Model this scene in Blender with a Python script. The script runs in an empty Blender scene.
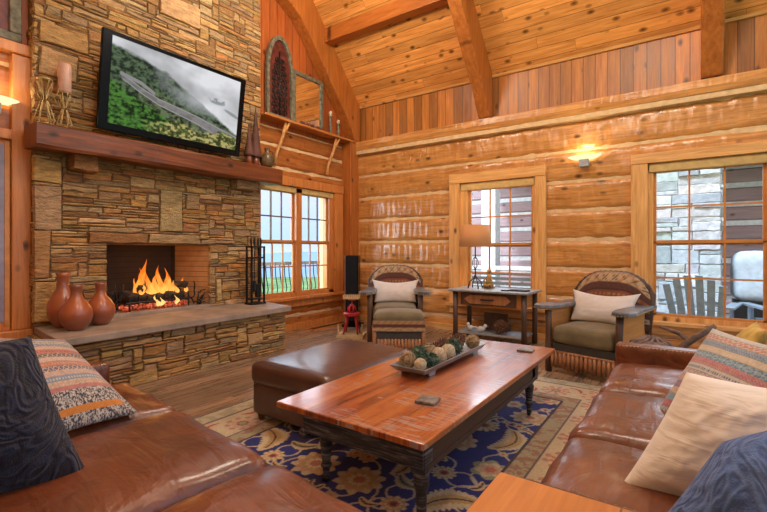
import bpy, bmesh, math, random
import numpy as np
from mathutils import Vector, Matrix, noise
random.seed(7); rng = np.random.default_rng(5)
PI = math.pi
C = bpy.context.scene.collection
sc = bpy.context.scene
R = math.radians

# ------------------------------------------------------------------ node helpers
class NT:
    def __init__(s, name):
        s.m = bpy.data.materials.new(name); s.m.use_nodes = True
        s.t = s.m.node_tree; s.N = s.t.nodes; s.N.clear()
        s.out = s.N.new('ShaderNodeOutputMaterial')
        s.co = s.N.new('ShaderNodeTexCoord')
    def link(s, a, b): s.t.links.new(a, b)
    def put(s, sock, v):
        if isinstance(v, bpy.types.NodeSocket): s.link(v, sock)
        elif v is not None:
            if isinstance(v, (tuple, list)) and len(v) == 3 and sock.type == 'RGBA': v = (*v, 1)
            sock.default_value = v
    def math(s, op, a, b=None, c=None, clamp=False):
        n = s.N.new('ShaderNodeMath'); n.operation = op; n.use_clamp = clamp
        s.put(n.inputs[0], a); s.put(n.inputs[1], b); s.put(n.inputs[2], c)
        return n.outputs[0]
    def mix(s, f, a, b, mode='MIX'):
        n = s.N.new('ShaderNodeMix'); n.data_type = 'RGBA'; n.blend_type = mode
        s.put(n.inputs[0], f); s.put(n.inputs[6], a); s.put(n.inputs[7], b)
        return n.outputs[2]
    def noise(s, vec, scale=5, detail=3, rough=.55, dist=0):
        n = s.N.new('ShaderNodeTexNoise'); s.put(n.inputs['Vector'], vec)
        n.inputs['Scale'].default_value = scale; n.inputs['Detail'].default_value = detail
        n.inputs['Roughness'].default_value = rough; n.inputs['Distortion'].default_value = dist
        return n.outputs['Fac']
    def vor(s, vec, scale=5, feat='F1', rand=1):
        n = s.N.new('ShaderNodeTexVoronoi'); n.feature = feat; s.put(n.inputs['Vector'], vec)
        n.inputs['Scale'].default_value = scale; n.inputs['Randomness'].default_value = rand
        return n
    def ramp(s, f, stops):
        n = s.N.new('ShaderNodeValToRGB'); s.put(n.inputs[0], f); e = n.color_ramp.elements
        while len(e) < len(stops): e.new(.5)
        for k, (p, c) in enumerate(stops):
            e[k].position = p; e[k].color = (*c, 1) if len(c) == 3 else c
        return n.outputs[0]
    def sep(s, v):
        n = s.N.new('ShaderNodeSeparateXYZ'); s.put(n.inputs[0], v); return n.outputs
    def comb(s, x, y, z):
        n = s.N.new('ShaderNodeCombineXYZ'); s.put(n.inputs[0], x); s.put(n.inputs[1], y); s.put(n.inputs[2], z)
        return n.outputs[0]
    def map(s, v, scale=(1, 1, 1), loc=(0, 0, 0), rot=(0, 0, 0)):
        n = s.N.new('ShaderNodeMapping'); s.put(n.inputs[0], v)
        n.inputs['Scale'].default_value = scale; n.inputs['Location'].default_value = loc
        n.inputs['Rotation'].default_value = rot
        return n.outputs[0]
    def wn(s, v):
        n = s.N.new('ShaderNodeTexWhiteNoise'); n.noise_dimensions = '1D'; s.put(n.inputs['W'], v)
        return n.outputs['Value']
    def attr(s, name='Col'):
        n = s.N.new('ShaderNodeAttribute'); n.attribute_name = name; return n.outputs['Color']
    def bump(s, h, strength=.3, dist=.01, normal=None):
        n = s.N.new('ShaderNodeBump'); n.inputs['Strength'].default_value = strength
        n.inputs['Distance'].default_value = dist; s.put(n.inputs['Height'], h)
        if normal is not None: s.link(normal, n.inputs['Normal'])
        return n.outputs[0]
    def bsdf(s, col, rough=.5, normal=None, metal=0, spec=.5, coat=0, sheen=0, emis=None, estr=0, coatr=.2):
        n = s.N.new('ShaderNodeBsdfPrincipled')
        s.put(n.inputs['Base Color'], col); s.put(n.inputs['Roughness'], rough)
        n.inputs['Metallic'].default_value = metal; n.inputs['Specular IOR Level'].default_value = spec
        n.inputs['Coat Weight'].default_value = coat; n.inputs['Coat Roughness'].default_value = coatr
        n.inputs['Sheen Weight'].default_value = sheen
        if emis is not None: s.put(n.inputs['Emission Color'], emis); s.put(n.inputs['Emission Strength'], estr)
        if normal is not None: s.link(normal, n.inputs['Normal'])
        s.link(n.outputs[0], s.out.inputs[0]); return s.m

def plain(name, col, rough=.5, metal=0, spec=.5, var=.12, scale=12, bump=.15, coat=0, sheen=0, emis=None, estr=0):
    t = NT(name); o = t.co.outputs['Object']
    n = t.noise(o, scale, 4)
    c2 = tuple(max(0, c*(1-var*2)) for c in col); c1 = tuple(min(1, c*(1+var)) for c in col)
    c = t.ramp(n, [(.25, c2), (.75, c1)])
    return t.bsdf(c, rough, t.bump(t.noise(o, scale*4, 3), bump, .005), metal, spec, coat, sheen, emis, estr)

def wood(name, c1, c2, L='x', A='z', w=None, gap=.03, rough=.42, knots=.6, bump=.35, coat=0, gs=1., var=.35, hewn=0, end=None, across=1.):
    """c1 dark grain, c2 light; L grain direction, A across planks of width w"""
    t = NT(name); X = dict(zip('xyz', t.sep(t.co.outputs['Object'])))
    l = X[L]; a = X[A]; o = X[[k for k in 'xyz' if k not in (L, A)][0]]
    if across != 1.: a = t.math('MULTIPLY', a, across)
    if w:
        q = t.math('DIVIDE', a, w); idx = t.math('FLOOR', q); fr = t.math('FRACT', q)
        r = t.wn(t.math('ADD', idx, .5))
        if end:
            q2 = t.math('ADD', t.math('DIVIDE', l, end), t.math('MULTIPLY', r, 7.3)); i2 = t.math('FLOOR', q2)
            r = t.wn(t.math('ADD', t.math('MULTIPLY', idx, 17.13), i2))
            fr2 = t.math('FRACT', q2)
        off = t.math('MULTIPLY', r, 37.)
    else:
        r = None; off = 0.
    v = t.comb(t.math('ADD', t.math('MULTIPLY', l, 1.2*gs), off), t.math('MULTIPLY', a, 14*gs), t.math('MULTIPLY', o, 14*gs))
    n1 = t.noise(v, 1.6, 5, .6, .6)
    v2 = t.comb(t.math('ADD', t.math('MULTIPLY', l, 3*gs), off), t.math('MULTIPLY', a, 90*gs), t.math('MULTIPLY', o, 90*gs))
    n2 = t.noise(v2, 1.0, 3, .6)
    f = t.math('ADD', t.math('MULTIPLY', n1, .75), t.math('MULTIPLY', n2, .3))
    col = t.ramp(f, [(.28, c1), (.5, tuple((a_+b_)/2 for a_, b_ in zip(c1, c2))), (.68, c2)])
    if r is not None:
        col = t.mix(1., col, t.ramp(r, [(0, (1-var,)*3), (1, (1+var*.3, 1+var*.25, 1+var*.2))]), 'MULTIPLY')
    if knots:
        vk = t.comb(t.math('ADD', t.math('MULTIPLY', l, 4.4), off), t.math('MULTIPLY', a, 7.5), t.math('MULTIPLY', o, 1.0))
        vo = t.vor(vk, 1.0)
        kf = t.math('SUBTRACT', 1.25, t.math('MULTIPLY', vo.outputs['Distance'], 5.0), clamp=True)
        kr = t.math('GREATER_THAN', t.sep(vo.outputs['Color'])[0], 1-knots)
        kf = t.math('MULTIPLY', t.math('POWER', kf, .7, clamp=True), kr)
        col = t.mix(kf, col, tuple(c*.22 for c in c1))
    h = t.math('MULTIPLY', f, 1.)
    if w:
        e = t.math('MINIMUM', fr, t.math('SUBTRACT', 1., fr))
        g = t.math('LESS_THAN', e, gap)
        if end: g = t.math('MAXIMUM', g, t.math('LESS_THAN', fr2, gap*w/end*1.0))
        col = t.mix(t.math('MULTIPLY', g, .75), col, tuple(c*.18 for c in c1))
        h = t.math('SUBTRACT', h, t.math('MULTIPLY', g, 1.5))
    nrm = t.bump(h, bump, .006)
    if hewn:
        vh = t.comb(t.math('MULTIPLY', l, 11.), t.math('MULTIPLY', a, 3.2), t.math('MULTIPLY', o, 3.))
        nrm = t.bump(t.noise(vh, 1., 1.5, .5, .3), hewn, .05, nrm)
    rr = t.math('ADD', rough, t.math('MULTIPLY', t.math('SUBTRACT', f, .5), .25))
    return t.bsdf(col, rr, nrm, coat=coat)

def attrmat(name, rough=.7, bump=.3, bscale=60, mul=.35, nscale=20, sheen=0, coat=0, dist=.004, spec=.5, aniso=(1, 1, 1)):
    t = NT(name); o = t.map(t.co.outputs['Object'], aniso)
    c = t.mix(1., t.attr(), t.ramp(t.noise(o, nscale, 5, .65), [(.25, (1-mul,)*3), (.75, (1+mul*.6,)*3)]), 'MULTIPLY')
    return t.bsdf(c, rough, t.bump(t.noise(o, bscale, 4, .65), bump, dist), sheen=sheen, coat=coat, spec=spec)

# ------------------------------------------------------------------ palette
ORG = ((.36, .125, .026), (.68, .30, .082))
M = {}
M['log'] = wood('hewn_log', (.30, .10, .018), (.72, .34, .092), 'x', 'z', None, knots=.4, rough=.3, bump=.5, hewn=.4, coat=.5)
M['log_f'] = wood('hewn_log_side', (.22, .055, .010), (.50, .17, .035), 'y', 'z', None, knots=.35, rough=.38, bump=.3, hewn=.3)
M['chink'] = plain('chinking', (.76, .52, .27), .8, var=.12, bump=.3)
M['ceil'] = wood('ceiling_boards', (.50, .165, .028), (.92, .42, .11), 'x', 'y', .15, .022, .30, .9, .35, across=1.5, end=2.3, var=.3)
M['vboard'] = wood('vertical_boards', (.28, .082, .011), (.62, .235, .042), 'z', 'x', .145, .035, .4, .25, .3, var=.45)
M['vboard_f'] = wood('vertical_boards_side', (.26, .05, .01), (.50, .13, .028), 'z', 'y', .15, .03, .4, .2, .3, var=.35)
M['beam'] = wood('beam_timber', (.25, .062, .010), (.52, .165, .028), 'z', 'y', None, knots=.3, rough=.42)
M['beam_x'] = wood('purlin_timber', (.25, .062, .010), (.52, .165, .028), 'x', 'y', None, knots=.3, rough=.42)
M['case'] = wood('casing_pine', (.48, .21, .055), (.86, .48, .17), 'z', 'x', None, knots=.35, rough=.38)
M['case_x'] = wood('casing_pine_header', (.48, .21, .055), (.86, .48, .17), 'x', 'z', None, knots=.35, rough=.38)
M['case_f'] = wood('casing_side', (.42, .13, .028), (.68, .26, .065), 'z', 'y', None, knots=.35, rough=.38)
M['floor'] = wood('floor_planks', (.17, .10, .06), (.42, .29, .19), 'y', 'x', .17, .02, .28, .3, .4, end=1.9, var=.4)
M['shade_blind'] = plain('blind_fabric', (.62, .42, .16), .8)
M['sash'] = plain('sash_wood', (.62, .25, .06), .4, bump=.1)
M['sash_dark'] = plain('sash_dark', (.16, .12, .12), .5)
M['leather'] = None
def leather(name, c, c2, rough=.3, wr=.5):
    t = NT(name); o = t.co.outputs['Object']
    n = t.noise(o, 2.6, 4, .6); col = t.ramp(n, [(.3, c), (.7, c2)])
    w1 = t.math('ADD', t.noise(o, 5., 3, .5, 1.5), t.math('MULTIPLY', t.noise(t.map(o, (2.5, 14, 6), rot=(0, 0, .35)), 1., 3, .5, .8), .8)); w2 = t.noise(o, 160, 2)
    nrm = t.bump(w2, .08, .002, t.bump(w1, wr, .02))
    return t.bsdf(col, t.math('ADD', rough, t.math('MULTIPLY', t.noise(o, 14, 3), .12)), nrm, spec=.55, coat=.5, coatr=.2)
M['leather'] = leather('brown_leather', (.085, .021, .007), (.225, .060, .016), .34, .8)
M['leather_o'] = leather('ottoman_leather', (.05, .018, .012), (.09, .031, .018), .34, .16)
M['arm_pad'] = plain('arm_leather', (.17, .18, .20), .32, var=.4, scale=8)
M['stone'] = attrmat('ledge_stone', .82, 1., 26, .5, 16, dist=.03, aniso=(1, .55, 1.7))
M['mortar'] = plain('stone_core', (.19, .11, .05), .95)
M['slab'] = plain('hearth_stone', (.36, .28, .22), .6, var=.2, scale=5, bump=.3)
M['brick'] = plain('firebrick', (.36, .17, .07), .9, var=.25, scale=6, bump=.4)
M['mantel'] = wood('mantel_timber', (.035, .009, .003), (.25, .062, .011), 'y', 'z', None, knots=.4, rough=.4, bump=.8, gs=.7)
M['iron'] = plain('black_iron', (.015, .014, .014), .45, metal=.3)
M['black'] = plain('black_plastic', (.004, .004, .005), .25, spec=.1)
M['grille'] = plain('speaker_cloth', (.012, .012, .016), .85, spec=.2)
M['terra'] = None
t = NT('terracotta'); o = t.co.outputs['Object']; z = t.sep(o)[2]
bd = t.math('SINE', t.math('MULTIPLY', z, 21.))
col = t.mix(t.math('MULTIPLY', t.math('ADD', bd, t.noise(o, 5, 4)), .42, clamp=True), (.36, .090, .028), (.20, .065, .040))
M['terra'] = t.bsdf(col, .34, t.bump(t.noise(o, 30, 3), .15, .004), spec=.6, coat=.5)
M['gold'] = plain('gold_wire', (.42, .30, .13), .45, metal=.5)
M['candle_pink'] = plain('candle_wax', (.55, .33, .25), .5)
M['candle'] = plain('ivory_wax', (.62, .50, .34), .5)
M['rust'] = plain('dark_cone', (.12, .04, .025), .7, var=.3)
M['jug'] = plain('jug_glaze', (.16, .10, .045), .3, var=.4)
M['branch'] = plain('peeled_branch', (.66, .32, .10), .5, var=.2)
M['shelfw'] = wood('shelf_wood', (.35, .10, .02), (.62, .24, .06), 'y', 'x', None, knots=.3)
M['teal'] = plain('verdigris_frame', (.19, .17, .11), .6, var=.4, scale=20)
M['redglass'] = plain('panel_backing', (.14, .022, .012), .5, var=.4)
M['mirror'] = None
t = NT('mirror_glass'); M['mirror'] = t.bsdf((.9, .85, .78), .04, metal=1)
M['darkwood'] = wood('dark_hickory', (.035, .018, .011), (.12, .06, .035), 'z', 'x', None, knots=.3, rough=.5)
M['oakpanel'] = wood('side_panel_oak', (.42, .17, .04), (.66, .31, .09), 'y', 'z', None, knots=.2)
M['slatw'] = wood('split_branch', (.22, .08, .03), (.45, .21, .09), 'z', 'x', None, knots=.1)
M['suede'] = plain('olive_suede', (.17, .132, .06), .75, var=.2, scale=6, sheen=.3)
M['suede_dk'] = plain('dark_suede', (.05, .045, .04), .8)
M['white_cloth'] = plain('linen_white', (.66, .62, .59), .85, var=.06, scale=7, sheen=.2)
M['cream'] = None
t = NT('cream_silk'); o = t.co.outputs['Object']
M['cream'] = t.bsdf(t.ramp(t.noise(o, 3, 3), [(.3, (.82, .80, .75)), (.7, (.88, .86, .81))]), .5, t.bump(t.noise(t.map(o, (3, 3, 14), rot=(0, .5, 0)), 1.6, 3, .5, .6), .4, .02), sheen=.3)
M['cloth'] = attrmat('woven_cloth', .9, .6, 220, .25, 90, sheen=.2, dist=.003)
M['rug'] = attrmat('rug_pile', .95, .6, 260, .3, 120, sheen=.15, dist=.004)
M['navy'] = None
def knit(name, ca, cb, wv=1.):
    t = NT(name); o = t.co.outputs['Object']
    v = t.noise(o, 5, 2, .5, 1.6)
    rid = t.math('SINE', t.math('MULTIPLY', v, 50.))
    n2 = t.noise(o, 180, 2)
    h = t.math('ADD', t.math('MULTIPLY', rid, .6), t.math('MULTIPLY', n2, .8))
    return t.bsdf(t.ramp(t.math('ADD', t.math('MULTIPLY', rid, .3), .5), [(.2, ca), (.8, cb)]), .85, t.bump(h, .7*wv, .012), sheen=.12)
M['navy'] = knit('navy_quilted', (.006, .007, .018), (.014, .018, .045), 1.1)
M['blue'] = knit('blue_knit', (.06, .12, .34), (.11, .21, .50), .5)
M['yellow'] = plain('yellow_cloth', (.60, .42, .10), .85, var=.25)
M['ttop'] = None
t = NT('tabletop_planks'); X = t.sep(t.co.outputs['Object'])
v = t.comb(t.math('MULTIPLY', X[0], 14.), t.math('MULTIPLY', X[1], 1.6), X[2])
n1 = t.noise(v, 1.3, 5, .6, .8)
col = t.ramp(n1, [(.3, (.15, .025, .006)), (.48, (.38, .085, .015)), (.7, (.56, .20, .045))])
idx = t.math('FLOOR', t.math('DIVIDE', X[0], .23)); r = t.wn(t.math('ADD', idx, 9.5))
col = t.mix(1., col, t.ramp(r, [(0, (.75, .62, .55)), (1, (1.15, 1.25, 1.25))]), 'MULTIPLY')
fr = t.math('FRACT', t.math('DIVIDE', X[0], .23)); g = t.math('LESS_THAN', fr, .02)
col = t.mix(t.math('MULTIPLY', g, .8), col, (.02, .008, .004))
wn_ = t.noise(t.comb(t.math('MULTIPLY', X[0], 5.), t.math('MULTIPLY', X[1], 60.), 0.), 1., 3, .7)
wp = t.noise(t.co.outputs['Object'], 2.2, 3, .6)
worn = t.math('MULTIPLY', t.math('GREATER_THAN', wn_, .53), t.math('GREATER_THAN', wp, .54))
col = t.mix(t.math('MULTIPLY', worn, .55), col, (.40, .38, .38))
M['ttop'] = t.bsdf(col, t.math('ADD', .22, t.math('MULTIPLY', n1, .2)), t.bump(t.math('SUBTRACT', t.math('ADD', n1, t.math('MULTIPLY', wn_, 1.2)), t.math('MULTIPLY', g, 2)), .32, .004), spec=.7, coat=.9, coatr=.16)
M['apron'] = None
t = NT('distressed_black'); X = t.sep(t.co.outputs['Object']); o = t.co.outputs['Object']
n = t.noise(t.comb(t.math('MULTIPLY', X[0], 4.), t.math('MULTIPLY', X[1], 4.), t.math('MULTIPLY', X[2], 50.)), 1.2, 5, .7, .5)
M['apron'] = t.bsdf(t.ramp(n, [(.38, (.010, .011, .016)), (.52, (.04, .043, .055)), (.66, (.26, .26, .28))]), .45, t.bump(n, .6, .006))
M['apron_br'] = wood('worn_brown_apron', (.025, .02, .018), (.10, .06, .04), 'y', 'z', None, knots=.1, rough=.5)
M['endtop'] = wood('side_table_oak', (.42, .14, .03), (.64, .27, .075), 'y', 'x', .3, .008, .35, 0, .15, gs=.8, var=.12)
M['green'] = plain('moss_green', (.10, .17, .12), .95, var=.5, scale=40, bump=.9)
M['twig'] = plain('twig_tan', (.36, .25, .13), .7, var=.3, scale=40)
M['creamball'] = plain('cream_ball', (.52, .42, .28), .8, var=.25, scale=50, bump=.8)
M['cone'] = plain('pinecone_brown', (.16, .07, .035), .7, var=.4, scale=30)
M['galv'] = plain('galvanised_metal', (.38, .42, .46), .4, metal=.4, var=.2)
M['coaster'] = plain('slate_coaster', (.22, .20, .18), .5, var=.4, scale=30)
M['lampshade'] = None
t = NT('lampshade_linen'); o = t.co.outputs['Object']
M['lampshade'] = t.bsdf((.52, .23, .09), .9, t.bump(t.noise(o, 150, 3), .4, .002), emis=(.95, .42, .15), estr=.10)
M['redpaint'] = plain('red_paint', (.50, .03, .04), .35)
M['palewood'] = plain('pale_wood', (.60, .42, .22), .6)
M['bird'] = plain('white_ceramic', (.65, .66, .68), .35)
M['bronze'] = plain('gilt_bronze', (.38, .24, .08), .4, metal=.5)
M['wicker'] = plain('wicker_brown', (.14, .08, .05), .75, var=.4, scale=30)
M['bark'] = plain('grey_bark', (.20, .13, .10), .8, var=.4, scale=14, bump=.8)
def emit(name, c, s):
    t = NT(name); n = t.N.new('ShaderNodeEmission'); n.inputs[0].default_value = (*c, 1); n.inputs[1].default_value = s
    t.link(n.outputs[0], t.out.inputs[0]); return t.m
M['glow'] = emit('sconce_glass_lit', (1., .74, .40), 1.25)
M['ember'] = None
t = NT('glowing_embers'); o = t.co.outputs['Object']; n = t.noise(o, 28, 4)
M['ember'] = t.bsdf((.10, .06, .05), .9, t.bump(n, .8, .01), emis=t.ramp(n, [(.42, (.02, .0, .0)), (.56, (.8, .10, .03)), (.75, (1, .45, .25))]), estr=.8)
t = NT('flame'); n = t.N.new('ShaderNodeEmission'); X = t.sep(t.co.outputs['Object'])
fl = t.noise(t.map(t.co.outputs['Object'], (1, 1, .5)), 14, 3, .6, .5)
hh = t.math('ADD', t.math('MULTIPLY', t.math('SUBTRACT', X[2], .66), 2.2), t.math('MULTIPLY', fl, .5))
t.link(t.ramp(hh, [(.1, (1., .62, .22)), (.5, (1., .40, .07)), (.95, (.9, .16, .01))]), n.inputs[0]); n.inputs[1].default_value = 1.5
tr = t.N.new('ShaderNodeBsdfTransparent'); mx = t.N.new('ShaderNodeMixShader')
t.link(t.math('SUBTRACT', 1.15, t.math('ADD', fl, t.math('MULTIPLY', hh, .2)), clamp=True), mx.inputs[0]); t.link(tr.outputs[0], mx.inputs[1]); t.link(n.outputs[0], mx.inputs[2]); t.link(mx.outputs[0], t.out.inputs[0])
M['flame'] = t.m
t = NT('window_glass'); g = t.N.new('ShaderNodeBsdfGlossy'); g.inputs['Roughness'].default_value = .02
tr = t.N.new('ShaderNodeBsdfTransparent'); tr.inputs[0].default_value = (.93, .96, .98, 1)
fz = t.N.new('ShaderNodeFresnel'); fz.inputs[0].default_value = 1.25
mx = t.N.new('ShaderNodeMixShader'); t.link(fz.outputs[0], mx.inputs[0]); t.link(tr.outputs[0], mx.inputs[1]); t.link(g.outputs[0], mx.inputs[2]); t.link(mx.outputs[0], t.out.inputs[0])
M['glass'] = t.m
t = NT('screen_picture'); a = t.attr(); M['screen'] = t.bsdf((.004, .004, .004), .2, spec=.06, emis=a, estr=.8)
M['grass'] = plain('lawn', (.20, .34, .12), .95, var=.3, scale=.4)
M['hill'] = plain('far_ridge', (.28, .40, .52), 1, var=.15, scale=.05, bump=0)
M['extlog'] = wood('outdoor_log', (.30, .19, .20), (.46, .33, .34), 'x', 'z', None, knots=.2, rough=.7)
M['extwhite'] = plain('outdoor_chink', (.84, .88, .92), .8)
M['extstone'] = attrmat('pier_stone', .85, .6, 20, .35, 10, dist=.02)
M['deck'] = wood('deck_boards', (.20, .18, .16), (.36, .33, .30), 'x', 'y', .14, .05, .7, 0, .3)
M['chairblue'] = plain('weathered_slat', (.30, .38, .47), .6)
M['cover'] = plain('pale_cover', (.50, .58, .66), .7)

# ------------------------------------------------------------------ mesh builder
class MB:
    def __init__(s, off=(0, 0, 0)): s.v = []; s.f = []; s.mi = []; s.o = Vector(off); s.c = []; s.k = 0; s.col = None
    def add(s, vs, fs, m=None):
        b = len(s.v); s.v += [Vector(p)-s.o for p in vs]; s.f += [tuple(i+b for i in f) for f in fs]
        s.mi += [s.k if m is None else m]*len(fs)
        if s.col is not None: s.c += [s.col]*len(vs)
        return s
    def box(s, x0, x1, y0, y1, z0, z1, M4=None):
        p = [Vector((x, y, z)) for z in (z0, z1) for y in (y0, y1) for x in (x0, x1)]
        if M4: p = [M4 @ q for q in p]
        return s.add(p, [(0, 2, 3, 1), (4, 5, 7, 6), (0, 1, 5, 4), (2, 6, 7, 3), (0, 4, 6, 2), (1, 3, 7, 5)])
    def tube(s, pts, rad, n=8, cap=True):
        pts = [Vector(p) for p in pts]
        if not hasattr(rad, '__len__'): rad = [rad]*len(pts)
        vs = []; fs = []; prev = None
        for i, p in enumerate(pts):
            d = (pts[min(i+1, len(pts)-1)]-pts[max(i-1, 0)]).normalized()
            if prev is None:
                u = d.cross(Vector((0, 0, 1)))
                if u.length < .01: u = d.cross(Vector((1, 0, 0)))
            else: u = prev-d*prev.dot(d)
            u.normalize(); prev = u; w = d.cross(u)
            for k in range(n):
                a = 2*PI*k/n; vs.append(p+(u*math.cos(a)+w*math.sin(a))*rad[i])
        for i in range(len(pts)-1):
            for k in range(n):
                fs.append((i*n+k, i*n+(k+1) % n, (i+1)*n+(k+1) % n, (i+1)*n+k))
        if cap: fs += [tuple(range(n))[::-1], tuple((len(pts)-1)*n+k for k in range(n))]
        return s.add(vs, fs)
    def lathe(s, prof, c=(0, 0, 0), n=24):
        vs = []; fs = []
        for r, z in prof:
            for k in range(n):
                a = 2*PI*k/n; vs.append((c[0]+r*math.cos(a), c[1]+r*math.sin(a), c[2]+z))
        for i in range(len(prof)-1):
            for k in range(n): fs.append((i*n+k, i*n+(k+1) % n, (i+1)*n+(k+1) % n, (i+1)*n+k))
        if prof[0][0] > 0: fs.append(tuple(range(n))[::-1])
        if prof[-1][0] > 0: fs.append(tuple((len(prof)-1)*n+k for k in range(n)))
        return s.add(vs, fs)
    def prism(s, poly, axis, a0, a1):
        """poly 2-D points in the two other axes (order xyz without axis)"""
        def mk(p, h):
            q = list(p); q.insert('xyz'.index(axis), h); return q
        n = len(poly); vs = [mk(p, a0) for p in poly]+[mk(p, a1) for p in poly]
        fs = [tuple(range(n)), tuple(range(n, 2*n))[::-1]]+[(i, i+n, (i+1) % n+n, (i+1) % n) for i in range(n)]
        return s.add(vs, fs)
    def ball(s, c, r, seg=14, amp=0, sq=(1, 1, 1), fr=8):
        vs = []; fs = []; n = seg; m = seg//2+1
        for i in range(m+1):
            th = PI*i/m
            for k in range(n):
                a = 2*PI*k/n; d = Vector((math.sin(th)*math.cos(a), math.sin(th)*math.sin(a), math.cos(th)))
                q = 1+(amp*noise.noise(d*fr+Vector(c)*7) if amp else 0)
                vs.append((c[0]+d.x*r*q*sq[0], c[1]+d.y*r*q*sq[1], c[2]+d.z*r*q*sq[2]))
        for i in range(m):
            for k in range(n): fs.append((i*n+k, (i+1)*n+k, (i+1)*n+(k+1) % n, i*n+(k+1) % n))
        return s.add(vs, fs)
    def build(s, name, mats, parent=None, smooth=False, bevel=0, bseg=2, sub=0, fix=True):
        me = bpy.data.meshes.new(name); me.from_pydata([tuple(v) for v in s.v], [], s.f)
        if not isinstance(mats, (list, tuple)): mats = [mats]
        for m in mats: me.materials.append(m)
        if len(mats) > 1: me.polygons.foreach_set('material_index', s.mi)
        if s.c:
            a = me.color_attributes.new('Col', 'FLOAT_COLOR', 'POINT')
            a.data.foreach_set('color', np.array([(*c, 1) for c in s.c], dtype=np.float32).ravel())
        me.validate()
        if fix:
            bm = bmesh.new(); bm.from_mesh(me); bmesh.ops.recalc_face_normals(bm, faces=bm.faces); bm.to_mesh(me); bm.free()
        if smooth: me.polygons.foreach_set('use_smooth', [True]*len(me.polygons))
        o = bpy.data.objects.new(name, me); C.objects.link(o)
        if parent is not None: o.parent = parent
        if bevel:
            b = o.modifiers.new('bevel', 'BEVEL'); b.width = bevel; b.segments = bseg; b.limit_method = 'ANGLE'
        if sub:
            b = o.modifiers.new('sub', 'SUBSURF'); b.levels = sub; b.render_levels = sub
        return o

def tag(o, label, cat, group=None, kind=None):
    o['label'] = label; o['category'] = cat
    if group: o['group'] = group
    if kind: o['kind'] = kind
    return o
def thing(name, label, cat, loc=(0, 0, 0), rz=0, group=None):
    o = bpy.data.objects.new(name, None); C.objects.link(o); o.location = loc; o.rotation_euler = (0, 0, rz)
    o.empty_display_size = .1
    return tag(o, label, cat, group)
def struct(o, label=None, cat=None):
    o['kind'] = 'structure'
    o['label'] = label or 'wooden '+o.name.replace('_', ' ')+' of the log house living room'
    o['category'] = cat or o.name.split('_')[0].split('.')[0]
    return o
def copy_tree(o, parent=None):
    c = o.copy(); C.objects.link(c); c.parent = parent
    for ch in list(o.children): copy_tree(ch, c)
    return c

def rbox(a, b, c, r, n=10, center=(0, 0, 0), bulge=0, amp=0, fr=3., seed=0, sideb=0, pow_=2, edge=0):
    """soft rounded box, half sizes a b c, corner radius r; top bulge; surface noise"""
    vs = []; fs = []; idx = {}
    def param(i, h):  # denser near the edges
        t_ = i/n*2-1
        return h*math.sin(t_*PI/2)
    def vid(i, j, k):
        key = (i, j, k)
        if key not in idx:
            p = Vector((param(i, a), param(j, b), param(k, c)))
            q = Vector((max(-a+r, min(a-r, p.x)), max(-b+r, min(b-r, p.y)), max(-c+r, min(c-r, p.z))))
            d = p-q
            if d.length > 1e-9: p = q+d.normalized()*r
            fx = max(0, 1-abs(p.x/a)**pow_); fy = max(0, 1-abs(p.y/b)**pow_); fz = max(0, 1-(p.z/c)**2)
            if p.z > 0: p.z += bulge*(fx*fy)**.6*(p.z/c)
            p.x += math.copysign(sideb*fy*fz, p.x)*(abs(p.x)/a)**3; p.y += math.copysign(sideb*fx*fz, p.y)*(abs(p.y)/b)**3
            if amp:
                s_ = Vector((seed, seed*2, 0))
                p += d.normalized()*amp*(noise.noise(p*fr+s_)+.5*noise.noise(p*fr*2.3+s_)) if d.length > 1e-9 else Vector()
            idx[key] = len(vs); vs.append(p+Vector(center))
        return idx[key]
    R_ = range(n)
    for i in R_:
        for j in R_:
            fs.append((vid(i, j, 0), vid(i, j+1, 0), vid(i+1, j+1, 0), vid(i+1, j, 0)))
            fs.append((vid(i, j, n), vid(i+1, j, n), vid(i+1, j+1, n), vid(i, j+1, n)))
            fs.append((vid(i, 0, j), vid(i+1, 0, j), vid(i+1, 0, j+1), vid(i, 0, j+1)))
            fs.append((vid(i, n, j), vid(i, n, j+1), vid(i+1, n, j+1), vid(i+1, n, j)))
            fs.append((vid(0, i, j), vid(0, i, j+1), vid(0, i+1, j+1), vid(0, i+1, j)))
            fs.append((vid(n, i, j), vid(n, i+1, j), vid(n, i+1, j+1), vid(n, i, j+1)))
    return vs, fs

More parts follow.
